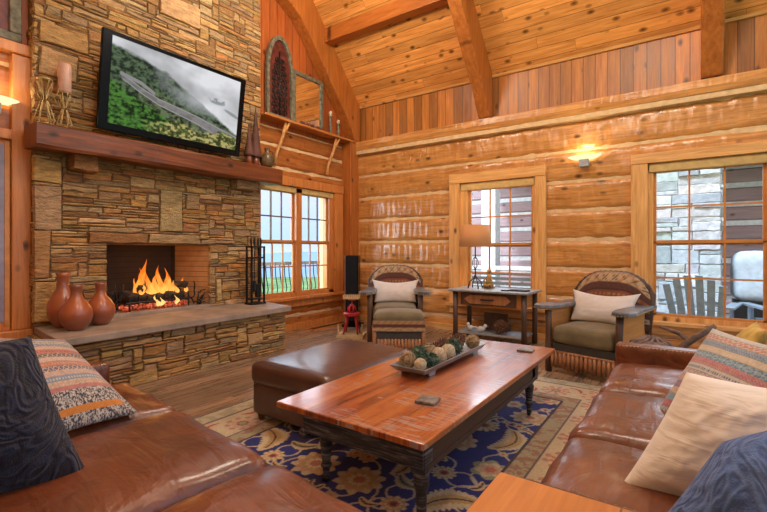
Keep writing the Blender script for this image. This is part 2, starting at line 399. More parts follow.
def pillow(name, mat, BL, BR, TR, TL, T=.07, n=40, colf=None, pinch=.05, amp=.006, parent=None, off=(0, 0, 0), fr=7, sag=0):
    """a stuffed cushion spanned by its four corners"""
    BL, BR, TR, TL = map(Vector, (BL, BR, TR, TL)); nrm = (BR-BL).cross(TL-BL).normalized(); off = Vector(off)
    vs = []; cs = []; fs = []
    cen = (BL+BR+TR+TL)/4
    for side in (1, -1):
        for j in range(n+1):
            for i in range(n+1):
                u = i/n*2-1; v = j/n*2-1
                pu = u*(1-pinch*(1-v*v)); pv = v*(1-pinch*(1-u*u))
                s_, t_ = (pu+1)/2, (pv+1)/2
                p = BL*(1-s_)*(1-t_)+BR*s_*(1-t_)+TR*s_*t_+TL*(1-s_)*t_
                f = max(0, (1-u**4)*(1-v**4))**.55
                f = f*(.55+.45*(1-u*u)*(1-v*v))
                w = noise.noise(Vector((u*fr*.4+cen.x*9, v*fr*.4, side*3.)))+.5*noise.noise(Vector((u*fr, v*fr+cen.y*9, side*3.)))
                p = p+nrm*side*(T*f+amp*w*f)+Vector((0, 0, -sag*max(0, v)*(1-u*u)))
                vs.append(p-off)
                if colf: cs.append((u, v))
    N1 = (n+1)**2
    for s_ in (0, 1):
        for j in range(n):
            for i in range(n):
                a = s_*N1+j*(n+1)+i; q = (a, a+1, a+n+2, a+n+1)
                fs.append(q if s_ == 0 else q[::-1])
    mb = MB(); mb.v = vs; mb.f = fs; mb.mi = [0]*len(fs)
    if colf:
        arr = np.array(cs); mb.c = [tuple(x) for x in colf(arr[:, 0], arr[:, 1])]
    o = mb.build(name, mat, parent, smooth=True, fix=False)
    bm = bmesh.new(); bm.from_mesh(o.data); bmesh.ops.remove_doubles(bm, verts=bm.verts, dist=1e-4); bm.to_mesh(o.data); bm.free()
    return o

# numpy value noise for painted cloth, rug and the picture on the screen
def vnoise(x, y, seed=0):
    xi = np.floor(x).astype(int); yi = np.floor(y).astype(int); fx = x-xi; fy = y-yi
    fx = fx*fx*(3-2*fx); fy = fy*fy*(3-2*fy)
    def h(a, b):
        n = (a*374761393+b*668265263+seed*1442695) & 0x7fffffff
        n = ((n ^ (n >> 13))*1274126177) & 0x7fffffff
        return ((n ^ (n >> 16)) & 0xffff)/65535.
    return (h(xi, yi)*(1-fx)+h(xi+1, yi)*fx)*(1-fy)+(h(xi, yi+1)*(1-fx)+h(xi+1, yi+1)*fx)*fy
def fbm(x, y, seed=0, o=4):
    s = 0; a = .5; t_ = 0
    for k in range(o):
        s = s+a*vnoise(x*2**k, y*2**k, seed+k); t_ += a; a *= .55
    return s/t_
def mixc(base, mask, col):
    m = np.clip(mask, 0, 1)[..., None]; return base*(1-m)+np.array(col)*m
def lerp(a, b, t_): return a+(b-a)*t_

# ------------------------------------------------------------------ the room
XF, YB = -5.13, 6.25          # left (fireplace) wall plane, far (armchair) wall plane
XR, Y0 = 2.6, -1.0
o = MB().box(XF-.3, XR, Y0, YB+.3, -.12, 0).build('floor', M['floor']); struct(o, 'brown hardwood plank floor under the rug and chairs')

def log_faces(axis, plane, a0, a1, zs, holes, seed, sgn):
    mb = MB(); step = .025 if axis == 'x' else .05
    na = int((a1-a0)/step)
    for ci in range(len(zs)-1):
        z0, z1 = zs[ci]+.019, zs[ci+1]-.019; nz = 12
        vs = []; ok = {}
        for i in range(na+1):
            for k in range(nz+1):
                a = a0+(a1-a0)*i/na; t_ = k/nz; z = z0+(z1-z0)*t_
                pr = .022*(1-abs(2*t_-1)**9)+.008*noise.noise(Vector((a*1.3, z*2, seed+ci)))
                pr += .015*(noise.noise(Vector((a*8.5, z*2.6, seed*3.1)))) + .004*noise.noise(Vector((a*17, z*9, 5)))
                if axis == 'x' and a < -3.1 and .55 < z < 2.3: pr += .0055*math.sin(a*2*PI/.105+2.2*noise.noise(Vector((a*2, z*1.7, 2)))+z*2)*(1-abs(2*t_-1)**3)*(.5+noise.noise(Vector((a*3, z*4, 9)))+.4)
                z += .004*noise.noise(Vector((a*1.7, ci*5.1, seed+t_*.3)))
                p = (a, plane-sgn*pr, z) if axis == 'x' else (plane+sgn*pr, a, z)
                vs.append(p)
        fs = []
        for i in range(na):
            for k in range(nz):
                ac = a0+(a1-a0)*(i+.5)/na; zc = z0+(z1-z0)*(k+.5)/nz
                if any(h[0] < ac < h[1] and h[2] < zc < h[3] for h in holes): continue
                q = i*(nz+1)+k; f = (q, q+1, q+nz+2, q+nz+1)
                fs.append(f)
        mb.add(vs, fs)
    return mb

def wall_body(axis, p0, p1, a0, a1, z0, z1, holes):
    mb = MB()
    def bx(u0, u1, w0, w1):
        if u1-u0 < 1e-4 or w1-w0 < 1e-4: return
        if axis == 'x': mb.box(u0, u1, p0, p1, w0, w1)
        else: mb.box(p0, p1, u0, u1, w0, w1)
    cur = a0
    for h in sorted(holes):
        bx(cur, h[0], z0, z1); bx(h[0], h[1], z0, h[2]); bx(h[0], h[1], h[3], z1); cur = h[1]
    bx(cur, a1, z0, z1)
    return mb

CH = [-.03, .22, .61, 1.0, 1.39, 1.78, 2.17, 2.575, 2.975]
H1 = (-2.84, -1.77, .44, 2.26); H2 = (-.41, .72, .43, 2.29); H3 = (4.12, 5.70, .53, 2.22)
wb = wall_body('x', YB, YB+.25, XF, XR, 0, 3.05, [H1, H2]).build('wall_back', M['chink'])
struct(wb, 'honey coloured hewn log wall with pale chinking behind the armchairs')
lf = log_faces('x', YB, XF+.02, XR, CH, [(H1[0]-.08, H1[1]+.08, H1[2]-.03, H1[3]+.08), (H2[0]-.08, H2[1]+.08, H2[2]-.03, H2[3]+.08)], 1, 1).build('log_course', M['log'], wb, smooth=True)
# top sill log and knee wall
mb = MB(); n = 60
vs = []; fs = []
prof = [(.0, 3.02), (.10, 3.03), (.115, 3.10), (.10, 3.19), (-.05, 3.2)]
for i in range(n+1):
    x = XF+.02+(XR-XF)*i/n
    for k, (d, z) in enumerate(prof):
        vs.append((x, YB-d-.01*noise.noise(Vector((x*1.4, k*.4, 3))), z+.006*noise.noise(Vector((x*1.4, k, 8)))))
for i in range(n):
    for k in range(len(prof)-1):
        a = i*len(prof)+k; fs.append((a, a+1, a+len(prof)+1, a+len(prof)))
mb.add(vs, fs); o = mb.build('top_log', M['log'], wb, smooth=False)
o = MB().box(XF, XR, YB-.09, YB+.0, 2.965, 3.03).build('chink_strip', M['chink'], wb)
kw = MB().box(XF, XR, YB+.02, YB+.25, 3.05, 3.83).build('wall_upper_back', M['vboard']); struct(kw, 'vertical cedar boards above the log wall under the ceiling')

SL = 1.13; ZK = 3.84; YR = 2.5; ZR = ZK+SL*(YB-YR)
def zc(y): return ZK+SL*(YB-y) if y > YR else ZR-SL*(YR-y)
mb = MB(); mb.prism([(YB+.25, ZK-.2825), (YR, ZR), (Y0, zc(Y0)), (Y0, zc(Y0)+.15), (YR, ZR+.15), (YB+.25, ZK-.13)], 'x', XF-.3, XR)
o = mb.build('ceiling', M['ceil']); struct(o, 'vaulted pine board ceiling with dark knots')
o = MB().prism([(YB+.02, ZK-.0), (YB+.02, ZK-.03), (YB-.01, ZK-.03), (YB-.03, ZK-.0)], 'x', XF, XR).build('trim_1', M['case_x']); struct(o, 'narrow trim board where ceiling meets the upper wall')

# left wall
wf = wall_body('y', XF-.25, XF, Y0, YB+.25, 0, 3.1, [H3, (1.98, 3.33, .5, 1.38)]).build('wall_left', M['chink'])
struct(wf, 'reddish log wall on the fireplace side with window')
log_faces('y', XF, 3.9, YB, [-.03, .22, .61, 1.0, 1.39, 1.78, 2.17, 2.5, 2.83, 3.1], [(H3[0]-.06, H3[1]+.08, H3[2]-.03, H3[3]+.08)], 4, 1).build('log_course', M['log_f'], wf, smooth=True)
log_faces('y', XF, -.9, 1.6, [-.03, .3, .7, 1.1, 1.5, 1.9, 2.25, 2.6, 2.95, 3.1], [], 6, 1).build('log_course', M['log_f'], wf, smooth=True)
ug = MB().prism([(Y0, 3.1), (YB+.25, 3.1), (YB+.25, ZK-.13), (YR, ZR+.1), (Y0, zc(Y0)+.1)], 'x', XF-.25, XF+.015).build('wall_upper_left', M['vboard_f'])
struct(ug, 'red brown vertical boards of the gable above the shelf')

fw_ = MB().box(XF-.25, XR, Y0-.2, Y0, 0, zc(Y0)+.1).build('wall_front', M['chink']); struct(fw_, 'plain wall behind the viewer')
# gable brace and trusses
low = [(6.13, 3.2), (5.85, 3.62), (5.38, 4.16), (5.05, 4.55), (4.79, 4.83), (4.5, 5.0), (4.1, 5.12), (3.2, 5.2), (2.5, 5.22)]
def truss(x0, x1, nm, lab, foot=YB):
    poly = low+[(2.5, ZR+.02), (foot+.0, ZK+SL*(YB-foot)+.02), (foot, 3.2)]
    # a solid arched brace: keep only the band that follows the roof
    poly = low[:7]+[(3.6, 5.6), (2.5, ZR-.42), (2.5, ZR+.02), (YB, ZK+.02), (YB, 3.2)]
    o = MB().prism(poly, 'x', x0, x1).build(nm, M['beam'], bevel=.015); struct(o, lab, 'beam'); return o
truss(XF+.015, -4.9, 'beam_gable_brace', 'curved heavy timber brace against the gable above the shelf')
truss(-2.58, -2.40, 'beam_rafter', 'heavy curved rafter in the middle of the vaulted ceiling')
truss(.10, .30, 'beam_rafter', 'heavy curved rafter at the right edge of the view')
o = MB().box(-4.9, -2.58, 5.29, 5.45, 4.64, 4.87).build('beam_purlin', M['beam_x'], bevel=.01); struct(o, 'horizontal purlin between the gable brace and the middle rafter', 'beam')
o = MB().box(-2.40, .10, 5.29, 5.45, 4.64, 4.87).build('beam_purlin', M['beam_x'], bevel=.01); struct(o, 'horizontal purlin between the two curved rafters', 'beam')
o = MB().box(XF+.0, -4.92, 6.0, YB, 0, 3.2).build('trim_corner_post', M['beam'], bevel=.012); struct(o, 'square reddish post in the corner of the room', 'post')

# skirting boards and toe boards
o = MB().box(XF, XR, YB-.08, YB, 0, .09).build('baseboard_back', M['case_x']); struct(o, 'low skirting board along the window wall')
o = MB().box(XF, XF+.08, 4.05, 6.0, 0, .10).build('baseboard_left', M['case_f']); struct(o, 'low skirting board under the fireplace side window')

# windows
def window(nm, axis, plane, sgn, g0, g1, z0, z1, units, case, lab, out, top, sash='sash', upper='sash', blind=True, stool=(0, 0)):
    """g0,g1 glass range; units = list of glass ranges; case=(a0,a1,z1) outer casing"""
    root = bpy.data.objects.new(nm, None); C.objects.link(root); struct(root, lab, 'window')
    def B(mb, a0, a1, d0, d1, w0, w1):   # d>0 towards the room
        if axis == 'x': mb.box(a0, a1, plane-d1, plane-d0, w0, w1)
        else: mb.box(plane+d0, plane+d1, a0, a1, w0, w1)
    wm = 'case' if axis == 'x' else 'case_f'
    mb = MB(); cw0, cw1 = case[0], case[1]; ci0, ci1 = out
    B(mb, cw0, ci0, -.02, .075, stool[0], top); B(mb, ci1, cw1, -.02, .075, stool[0], top)
    mb.build('casing', M[wm], root, bevel=.006)
    mb = MB(); B(mb, cw0, cw1, -.02, .085, top, case[2]); mb.build('header', M['case_x' if axis == 'x' else 'case_f'], root, bevel=.006)
    mb = MB(); B(mb, cw0-.03, cw1+.03, -.05, .14, stool[0]-.045, stool[0]); B(mb, cw0, cw1, -.02, .07, stool[0]-.16, stool[0]-.045); mb.build('sill', M['case_x' if axis == 'x' else 'case_f'], root, bevel=.006)
    # jamb liner
    mb = MB(); B(mb, ci0, g0-.03, -.12, .03, stool[0], top); B(mb, g1+.03, ci1, -.12, .03, stool[0], top); B(mb, ci0, ci1, -.12, .03, z1+.03, top)
    B(mb, ci0, ci1, -.12, .03, stool[0]-.02, z0-.03); mb.build('jamb', M[wm], root)
    zm = (z0+z1)/2+.015
    for (u0, u1) in units:
        for (w0, w1, dd, mt) in ((zm, z1, -.05, upper), (z0, zm, -.02, sash)):
            mb = MB()
            B(mb, u0-.035, u0, dd, dd+.03, w0-.02, w1+.035 if w1 == z1 else w1); B(mb, u1, u1+.035, dd, dd+.03, w0-.02, w1+.035 if w1 == z1 else w1)
            B(mb, u0-.035, u1+.035, dd, dd+.03, w1-.0 if w1 == z1 else w1-.02, w1+.035 if w1 == z1 else w1+.018)
            B(mb, u0-.035, u1+.035, dd, dd+.03, w0-.04, w0)
            s_ = mb.build('sash', M[sash], root)
            mb = MB()
            for k in (1, 2): a = u0+(u1-u0)*k/3; B(mb, a-.010, a+.010, dd+.004, dd+.026, w0, w1)
            a = (w0+w1)/2; B(mb, u0, u1, dd+.006, dd+.024, a-.010, a+.010)
            mb.build('muntin', M[mt], s_)
            mb = MB(); B(mb, u0, u1, dd+.012, dd+.016, w0, w1); mb.build('glass_pane', M['glass'], s_)
    for (u0, u1), (u2, u3) in zip(units, units[1:]):
        mb = MB(); B(mb, u1+.03, u2-.03, -.06, .05, stool[0], top); mb.build('mullion', M[wm], root)
    if blind:
        mb = MB(); B(mb, ci0+.01, ci1-.01, -.01, .05, z1+.005, top-.01); mb.build('blind', M['shade_blind'], root, bevel=.01)
    return root
window('window_1', 'x', YB, 1, -2.76, -1.84, .49, 2.155, [(-2.76, -1.84)], (-3.08, -1.62, 2.42), 'pine framed double hung window behind the table lamp', (-2.91, -1.77), 2.275, stool=(.44, 0))
window('window_2', 'x', YB, 1, -.335, .65, .485, 2.185, [(-.335, .65)], (-.6, .93, 2.42), 'wide pine framed window on the right with porch outside', (-.42, .74), 2.3, stool=(.40, 0))
window('window_3', 'y', XF, 1, 4.2, 5.61, .60, 2.14, [(4.2, 4.82), (5.0, 5.61)], (4.06, 5.96, 2.38), 'double window beside the fireplace looking out to sea', (4.12, 5.74), 2.24, upper='sash_dark', stool=(.52, 0))
# door frame at the far left edge
o = MB().box(XF, XF+.09, 1.31, 1.455, .52, 3.04).box(XF, XF+.06, 1.20, 1.31, .52, 2.30).box(XF, XF+.11, .5, 1.31, 2.25, 2.34).build('door_1', M['case_f'], bevel=.008); struct(o, 'orange pine door casing at the left edge beside the chimney', 'door')
MB().box(XF+.055, XF+.075, 1.262, 1.30, .56, 2.24).build('door_stile', M['sash'], o, bevel=.004); MB().box(XF+.062, XF+.068, .7, 1.262, .6, 2.2).build('door_pane', plain('door_pane_glazing', (.30, .26, .34), .2), o)
o = MB().box(XF, XF+.10, -.9, 1.46, 3.05, 3.15).build('trim_2', M['case_f'], bevel=.01); struct(o, 'orange ledge board on the wall left of the chimney')
o = MB().box(XF, XF+.14, .4, 1.46, .42, .52).build('trim_3', M['case_f'], bevel=.01); struct(o, 'orange ledge at floor level left of the hearth')

# ------------------------------------------------------------------ fireplace
PAL = [(.50, .28, .09), (.56, .34, .125), (.43, .235, .08), (.34, .17, .06), (.54, .35, .16), (.43, .285, .14), (.50, .235, .07), (.62, .41, .19), (.37, .24, .115), (.46, .27, .095)]
def ledgestone(mb, plane, ax, a0, a1, z0, z1, holes=(), fixed=(), sgn=1, cz=.028, ca=.045, big=(3, 12), prot=.019, pal=PAL, far=None):
    """dry laid stones on a plane; ax 'y' -> face towards +x, 'x' -> face towards -y*sgn"""
    na = int(round((a1-a0)/ca)); nz = int(round((z1-z0)/cz)); used = np.zeros((na, nz), bool)
    ca = (a1-a0)/na; cz = (z1-z0)/nz
    def put(b0, b1, w0, w1, pr=None):
        g = .0022; b0 += g; b1 -= g; w0 += g; w1 -= g
        pr = random.uniform(.004, prot) if pr is None else pr
        c = random.choice(pal); k = random.uniform(.8, 1.15); c = tuple(min(1, v*k*random.uniform(.94, 1.06)) for v in c)
        mb.col = c
        j = lambda s: random.uniform(-s, s)
        nb = max(1, min(4, int((b1-b0)/.09)))
        ch = .007; L = []
        jw = min(.009, (w1-w0)*.2); s0, s1 = j(.016), j(.016)
        for i in range(nb+1):
            b = b0+(b1-b0)*i/nb; 
            lo = w0+j(jw)+jw*.3; hi = w1+j(jw)-jw*.3; bs = (s0 if i == 0 else s1 if i == nb else 0); bl = b-abs(bs)*(-1 if i == 0 else 1)*(bs < 0); bh = b-abs(bs)*(-1 if i == 0 else 1)*(bs > 0)
            e = (ch if i == 0 else -ch if i == nb else 0)
            p1 = pr+j(.005); p2 = pr+j(.005)
            L += [(bl, lo, -.03), (bl, lo, p1-ch), (bl+e, lo+ch, p1), (bh+e, hi-ch, p2), (bh, hi, p2-ch), (bh, hi, -.03)]
        if ax == 'y': V = [(plane+sgn*d, b, w) for b, w, d in L]
        else: V = [(b, plane+sgn*d, w) for b, w, d in L]
        F = []
        for i in range(nb):
            for k_ in range(5):
                a = i*6+k_; F.append((a, a+1, a+7, a+6))
        F.append((0, 1, 2, 3, 4, 5)); F.append(tuple(nb*6+q for q in (5, 4, 3, 2, 1, 0)))
        mb.add(V, F)
    for (b0, b1, w0, w1, pr) in fixed:
        i0, i1 = int(round((b0-a0)/ca)), int(round((b1-a0)/ca)); k0, k1 = int(round((w0-z0)/cz)), int(round((w1-z0)/cz))
        i0 = max(0, i0); used[i0:i1, k0:k1] = True; put(a0+i0*ca, a0+i1*ca, z0+k0*cz, z0+k1*cz, pr)
    for i in range(na):
        for k in range(nz):
            ac = a0+(i+.5)*ca; zz = z0+(k+.5)*cz
            if any(h[0] < ac < h[1] and h[2] < zz < h[3] for h in holes): used[i, k] = True
    for k in range(nz):
        i = 0
        while i < na:
            if used[i, k]: i += 1; continue
            h = random.choices((1, 2, 3, 4), (7, 5, 2, .9))[0]; w = random.randint(*big) if h < 3 else random.randint(2, 6)
            while h > 1 and (k+h > nz or used[i, k:k+h].any()): h -= 1
            ww = 1
            while ww < w and i+ww < na and not used[i+ww, k:k+h].any(): ww += 1
            rem = 0
            while i+ww+rem < na and not used[i+ww+rem, k] and rem < 2: rem += 1
            if rem == 1: ww += 1 if not used[i+ww, k:k+h].any() else 0
            used[i:i+ww, k:k+h] = True; put(a0+i*ca, a0+(i+ww)*ca, z0+k*cz, z0+(k+h)*cz); i += ww
fp = thing('stone_fireplace', 'tall fireplace of stacked tan ledge stone with raised hearth', 'fireplace', (-5.0, 2.7, 0)); FO = (-5.0, 2.7, 0)
CX = -4.945; FY0, FY1, FZ0, FZ1 = 2.06, 3.25, .57, 1.31
mb = MB(FO)
ledgestone(mb, CX, 'y', 1.434, 4.037, .54, 5.4, holes=[(FY0, FY1, .5, FZ1)], fixed=[
    (1.434, 1.655, 1.42, 1.86, .03), (1.434, 1.56, .98, 1.42, .03), (1.434, 1.6, .56, .97, .03), (2.62, 2.85, 1.46, 1.93, .035), (1.434, 1.66, 1.87, 2.1, .03),
    (1.9, 2.45, 1.31, 1.42, .04), (2.45, 3.1, 1.31, 1.44, .04), (3.1, 3.6, 1.31, 1.39, .035), (1.72, 1.92, 2.03, 2.2, .16), (3.55, 3.9, 2.05, 2.2, .14),
    (2.9, 3.1, 1.75, 1.9, .03), (3.3, 3.42, .6, .88, .03), (1.46, 1.8, 2.9, 3.15, .035), (1.5, 1.9, 3.2, 3.4, .03), (2.6, 3.1, 3.95, 4.2, .04)])
ledgestone(mb, 1.434+.03, 'x', XF+.01, CX, .54, 5.4, sgn=-1, prot=.03, big=(2, 4))
ledgestone(mb, 4.037-.03, 'x', XF+.01, CX, .54, 5.4, sgn=1, prot=.03, big=(2, 4))
mb.col = None
chim = mb.build('stone_chimney', M['stone'], fp, fix=True)
mb = MB(FO)  # core behind the stones with the firebox hole
mb.box(XF-.42, CX-.005, 1.45, FY0-.001, 0, 7.6); mb.box(XF-.42, CX-.005, FY1+.001, 4.02, 0, 7.6)
mb.box(XF-.42, CX-.005, FY0-.001, FY1+.001, FZ1+.001, 7.6); mb.box(XF-.42, CX-.005, FY0-.001, FY1+.001, 0, FZ0-.001)
mb.build('chimney_core', M['mortar'], chim)
mb = MB(FO); xb = -5.5; by0, by1 = 2.22, 3.05
P8 = [(CX+.01, FY0), (xb, by0), (xb, by1), (CX+.01, FY1)]
vs = []
for (x, y) in P8: vs += [(x, y, FZ0), (x, y, FZ1+.0)]
mb.add(vs, [(0, 1, 3, 2), (2, 3, 5, 4), (4, 5, 7, 6), (0, 2, 4, 6)])
mb.add([(CX-.1, FY0, FZ1), (xb, by0, FZ1+.0), (xb, by1, FZ1+.0), (CX-.1, FY1, FZ1)], [(0, 1, 2, 3)])
t = NT('firebox_brick'); o_ = t.co.outputs['Object']; X = t.sep(o_)
rz = t.math('FRACT', t.math('DIVIDE', X[2], .065)); g = t.math('LESS_THAN', rz, .1)
soot = t.math('MULTIPLY', t.math('SUBTRACT', t.noise(o_, 3, 3), .35, clamp=True), 2., clamp=True)
cc = t.mix(g, t.ramp(t.noise(o_, 7, 4), [(.3, (.40, .19, .075)), (.7, (.55, .30, .13))]), (.16, .08, .04))
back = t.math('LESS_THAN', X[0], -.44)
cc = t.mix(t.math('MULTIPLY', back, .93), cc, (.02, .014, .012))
M['fbrick'] = t.bsdf(cc, .9, t.bump(t.math('SUBTRACT', t.noise(o_, 20, 3), g), .4, .006))
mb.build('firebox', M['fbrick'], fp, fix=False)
mb = MB(FO); ledgestone(mb, -4.19, 'y', 1.42, 3.80, 0, .478, prot=.03, big=(3, 9)); ledgestone(mb, 3.80, 'x', -5.1, -4.19, 0, .478, prot=.025, sgn=1)
ledgestone(mb, 1.42, 'x', -5.1, -4.19, 0, .478, prot=.025, sgn=-1)
mb.col = None; hb = mb.build('hearth_base', M['stone'], fp)
MB(FO).box(-5.1, -4.2, 1.43, 3.79, 0, .477).build('hearth_core', M['mortar'], hb)
mb = MB(FO); mb.prism([(-4.08, 1.35), (-4.10, 2.6), (-4.13, 3.86), (-4.92, 4.02), (-4.96, 4.0), (-4.96, 1.45), (-4.4, 1.38)], 'z', .478, .54)
mb.build('hearth_slab', M['slab'], fp, bevel=.008)
mb = MB(FO); mb.box(-5.45, -4.90, FY0+.01, FY1-.01, .54, .575); mb.build('firebox_floor', M['slab'], fp, bevel=.004)
# mantel: rough hewn timber
vs = []; fs = []; n = 50; pr = [(-4.955, 2.17), (-4.66, 2.155), (-4.64, 2.18), (-4.64, 2.355), (-4.66, 2.375), (-4.955, 2.38)]
for i in range(n+1):
    y = 1.375+(4.17-1.375)*i/n
    for k, (x, z) in enumerate(pr):
        a = .012 if 0 < k < 5 else 0
        vs.append((x+a*noise.noise(Vector((y*3.1, k*.7, 0))), y, z+.010*noise.noise(Vector((y*2.3, k*.9, 4)))))
m_ = len(pr)
for i in range(n):
    for k in range(m_): fs.append((i*m_+k, i*m_+(k+1) % m_, (i+1)*m_+(k+1) % m_, (i+1)*m_+k))
fs += [tuple(range(m_)), tuple(n*m_+k for k in range(m_))[::-1]]
MB(FO).add(vs, fs).build('mantel_shelf', M['mantel'], fp)

# fire
gr = thing('fire_grate', 'black iron grate holding the burning logs', 'grate', (-5.1, 2.6, .576)); mb = MB((-5.1, 2.6, .576))
for y in np.linspace(2.3, 2.98, 8): mb.tube([(-4.98, y, .74), (-4.98, y, .655), (-5.3, y, .655), (-5.3, y, .76)], .009, 6)
mb.tube([(-4.98, 2.26, .67), (-4.98, 3.02, .67)], .011, 6); mb.tube([(-5.28, 2.26, .67), (-5.28, 3.02, .67)], .011, 6)
for x in (-4.98, -5.28):
    for y in (2.3, 2.98): mb.tube([(x, y, .578), (x, y, .67)], .011, 6)
mb.build('grate_bars', M['iron'], gr)
def logpiece(p0, p1, r, lab):
    mb = MB(); p0 = Vector(p0); p1 = Vector(p1); N = 9
    pts = [p0.lerp(p1, i/N)+Vector((0, 0, .012*math.sin(i*1.3))) for i in range(N+1)]
    mb.tube(pts, [r*(1+.12*math.sin(i*2.1)) for i in range(N+1)], 10)
    o = mb.build('firewood_log', plain_charred, smooth=True); tag(o, lab, 'log', 'firewood logs in the grate'); return o
plain_charred = plain('charred_log', (.055, .035, .025), .9, var=.6, scale=18, bump=.9)
logpiece((-5.04, 2.30, .715), (-5.06, 2.95, .705), .05, 'charred front log lying lowest across the iron grate')
logpiece((-5.20, 2.30, .72), (-5.18, 2.98, .73), .06, 'charred thick log at the back of the grate')
logpiece((-5.02, 2.42, .80), (-5.25, 2.66, .865), .04, 'charred log resting crosswise on the left of the fire')
logpiece((-5.01, 2.98, .82), (-5.24, 2.74, .87), .04, 'charred log resting crosswise on the right of the fire')
mb = MB()
for i in range(260):
    mb.ball((random.uniform(-5.25, -4.99), random.uniform(2.27, 3.02), .592+random.uniform(0, .035)), random.uniform(.010, .02), 6)
o = mb.build('glowing_embers', M['ember']); tag(o, 'pink glowing embers strewn under the fire grate', 'embers', kind='stuff')
mb = MB()
def tongue(x, y, z, h, w, ph):
    vs = []; fs = []; n = 14; m = 8
    for i in range(n+1):
        t_ = i/n; r = w*(math.sin(PI*min(1, t_*1.0)**.6)*(1-t_*.55))*(1 if t_ < 1 else 0)+.001
        cx_ = x+.02*math.sin(t_*5+ph); cy = y+.035*math.sin(t_*4.2+ph*1.7)*t_
        for k in range(m):
            a = 2*PI*k/m; vs.append((cx_+r*.45*math.cos(a), cy+r*math.sin(a)*(1+.2*math.sin(t_*9+ph)), z+h*t_))
    for i in range(n):
        for k in range(m): fs.append((i*m+k, i*m+(k+1) % m, (i+1)*m+(k+1) % m, (i+1)*m+k))
    mb.add(vs, fs)
for (y, h, w, x) in ((2.40, .20, .035, -5.05), (2.46, .30, .045, -5.1), (2.51, .40, .05, -5.12), (2.56, .30, .05, -5.1), (2.61, .18, .035, -5.06), (2.66, .24, .04, -5.1), (2.71, .34, .05, -5.12), (2.77, .30, .05, -5.09), (2.82, .24, .04, -5.1), (2.87, .16, .03, -5.06),
                    (2.44, .12, .04, -5.0), (2.55, .10, .05, -5.0), (2.68, .12, .05, -5.0), (3.02, .2, .03, -5.12)):
    tongue(x, y, .73+random.uniform(-.01, .02), h, w, random.uniform(0, 6))
for (y, h) in ((2.60, .13), (2.66, .10), (2.83, .11)): tongue(-4.97, y, .61, h, .03, random.uniform(0, 6))
o = mb.build('fire_flames', M['flame'], smooth=True); tag(o, 'orange flames rising from the logs in the fireplace', 'flames', kind='stuff')
# ornamental iron tangle at the left of the firebox
for (yy, zz, lab) in ((2.15, 0, 'black iron branch ornament at the left mouth of the fireplace'), (3.10, 0, 'black iron branch ornament at the right mouth of the fireplace')):
    mb = MB(); r_ = random.Random(3 if yy < 2.5 else 5)
    for i in range(14):
        a = Vector((-4.99+r_.uniform(-.03, .03), yy+r_.uniform(-.05, .05), .577 if i < 4 else .577+r_.uniform(0, .2))); b = a+Vector((r_.uniform(-.05, .05), r_.uniform(-.07, .07), r_.uniform(.05, .17) if yy < 2.5 else r_.uniform(.02, .10)))
        mb.tube([a, (a+b)/2+Vector((r_.uniform(-.02, .02), r_.uniform(-.03, .03), .01)), b], [.01, .008, .006], 5)
    o = mb.build('iron_branch', M['iron']); tag(o, lab, 'ornament')

# fire tool stand
st = thing('fire_tool_stand', 'black iron rack for fire tools on the hearth slab', 'tool stand', (-4.68, 3.74, .542)); OF = (-4.68, 3.74, .542)
mb = MB(OF); z0 = .542
mb.box(-4.75, -4.61, 3.62, 3.86, z0, z0+.02)
for y in (3.64, 3.84):
    for x in (-4.73, -4.63): mb.box(x-.01, x+.01, y-.01, y+.01, z0+.02, 1.30)
mb.box(-4.74, -4.62, 3.63, 3.85, 1.14, 1.16); mb.box(-4.74, -4.62, 3.63, 3.85, 1.28, 1.30)
mb.box(-4.74, -4.62, 3.63, 3.85, z0+.06, z0+.075)
mb.build('frame', M['iron'], st)
for i, (yy, kind, lab) in enumerate(((3.67, 0, 'poker'), (3.72, 1, 'brush'), (3.78, 2, 'shovel'), (3.825, 3, 'tongs'))):
    tl = thing('fire_tool', 'black fire %s hanging in the iron rack' % lab, 'fire tool', (-4.68, yy, 1.3), group='fire tools in the rack'); O2 = (-4.68, yy, 1.3)
    mb = MB(O2); mb.tube([(-4.68, yy, 1.32), (-4.68, yy, .78)], .006, 6)
    if kind == 0: mb.tube([(-4.68, yy, .78), (-4.68, yy, .66), (-4.66, yy+.02, .70)], .006, 6)
    if kind == 1: mb.lathe([(.012, .70), (.03, .72), (.03, .83), (.01, .85)], (-4.68, yy, 0), 10)
    if kind == 2: mb.box(-4.70, -4.66, yy-.035, yy+.03, .63, .80)
    if kind == 3: mb.tube([(-4.68, yy, .8), (-4.675, yy+.008, .66)], .005, 6)
    mb.build('shaft', M['iron'], tl)
    MB(O2).lathe([(.004, 1.30), (.011, 1.32), (.013, 1.37), (.008, 1.41), (0, 1.415)], (-4.68, yy, 0), 10).build('handle', M['iron'], tl, smooth=True)

# vases
def vase(x, y, H, rb, rn, lab):
    t_ = thing('terracotta_vase', lab, 'vase', (x, y, .541), group='terracotta vases on the hearth')
    prof = [(rb*.45, 0), (rb*.55, .012), (rb*.8, H*.12), (rb*.97, H*.25), (rb, H*.34), (rb*.95, H*.45), (rb*.72, H*.58), (rn*1.15, H*.70), (rn*.92, H*.77), (rn*.9, H*.84), (rn*1.0, H*.94), (rn*1.22, H), (rn*1.05, H), (rn*.75, H*.93), (rn*.7, H*.8)]
    MB().lathe(prof, n=40).build('vase_body', M['terra'], t_, smooth=True); return t_
vase(-4.72, 1.60, .50, .125, .05, 'tallest terracotta vase, at the back left of the three')
vase(-4.46, 1.61, .40, .128, .048, 'round terracotta vase nearest the hearth edge, front of the three')
vase(-4.60, 1.86, .40, .125, .042, 'paler terracotta vase nearest the fire, rightmost of the three')

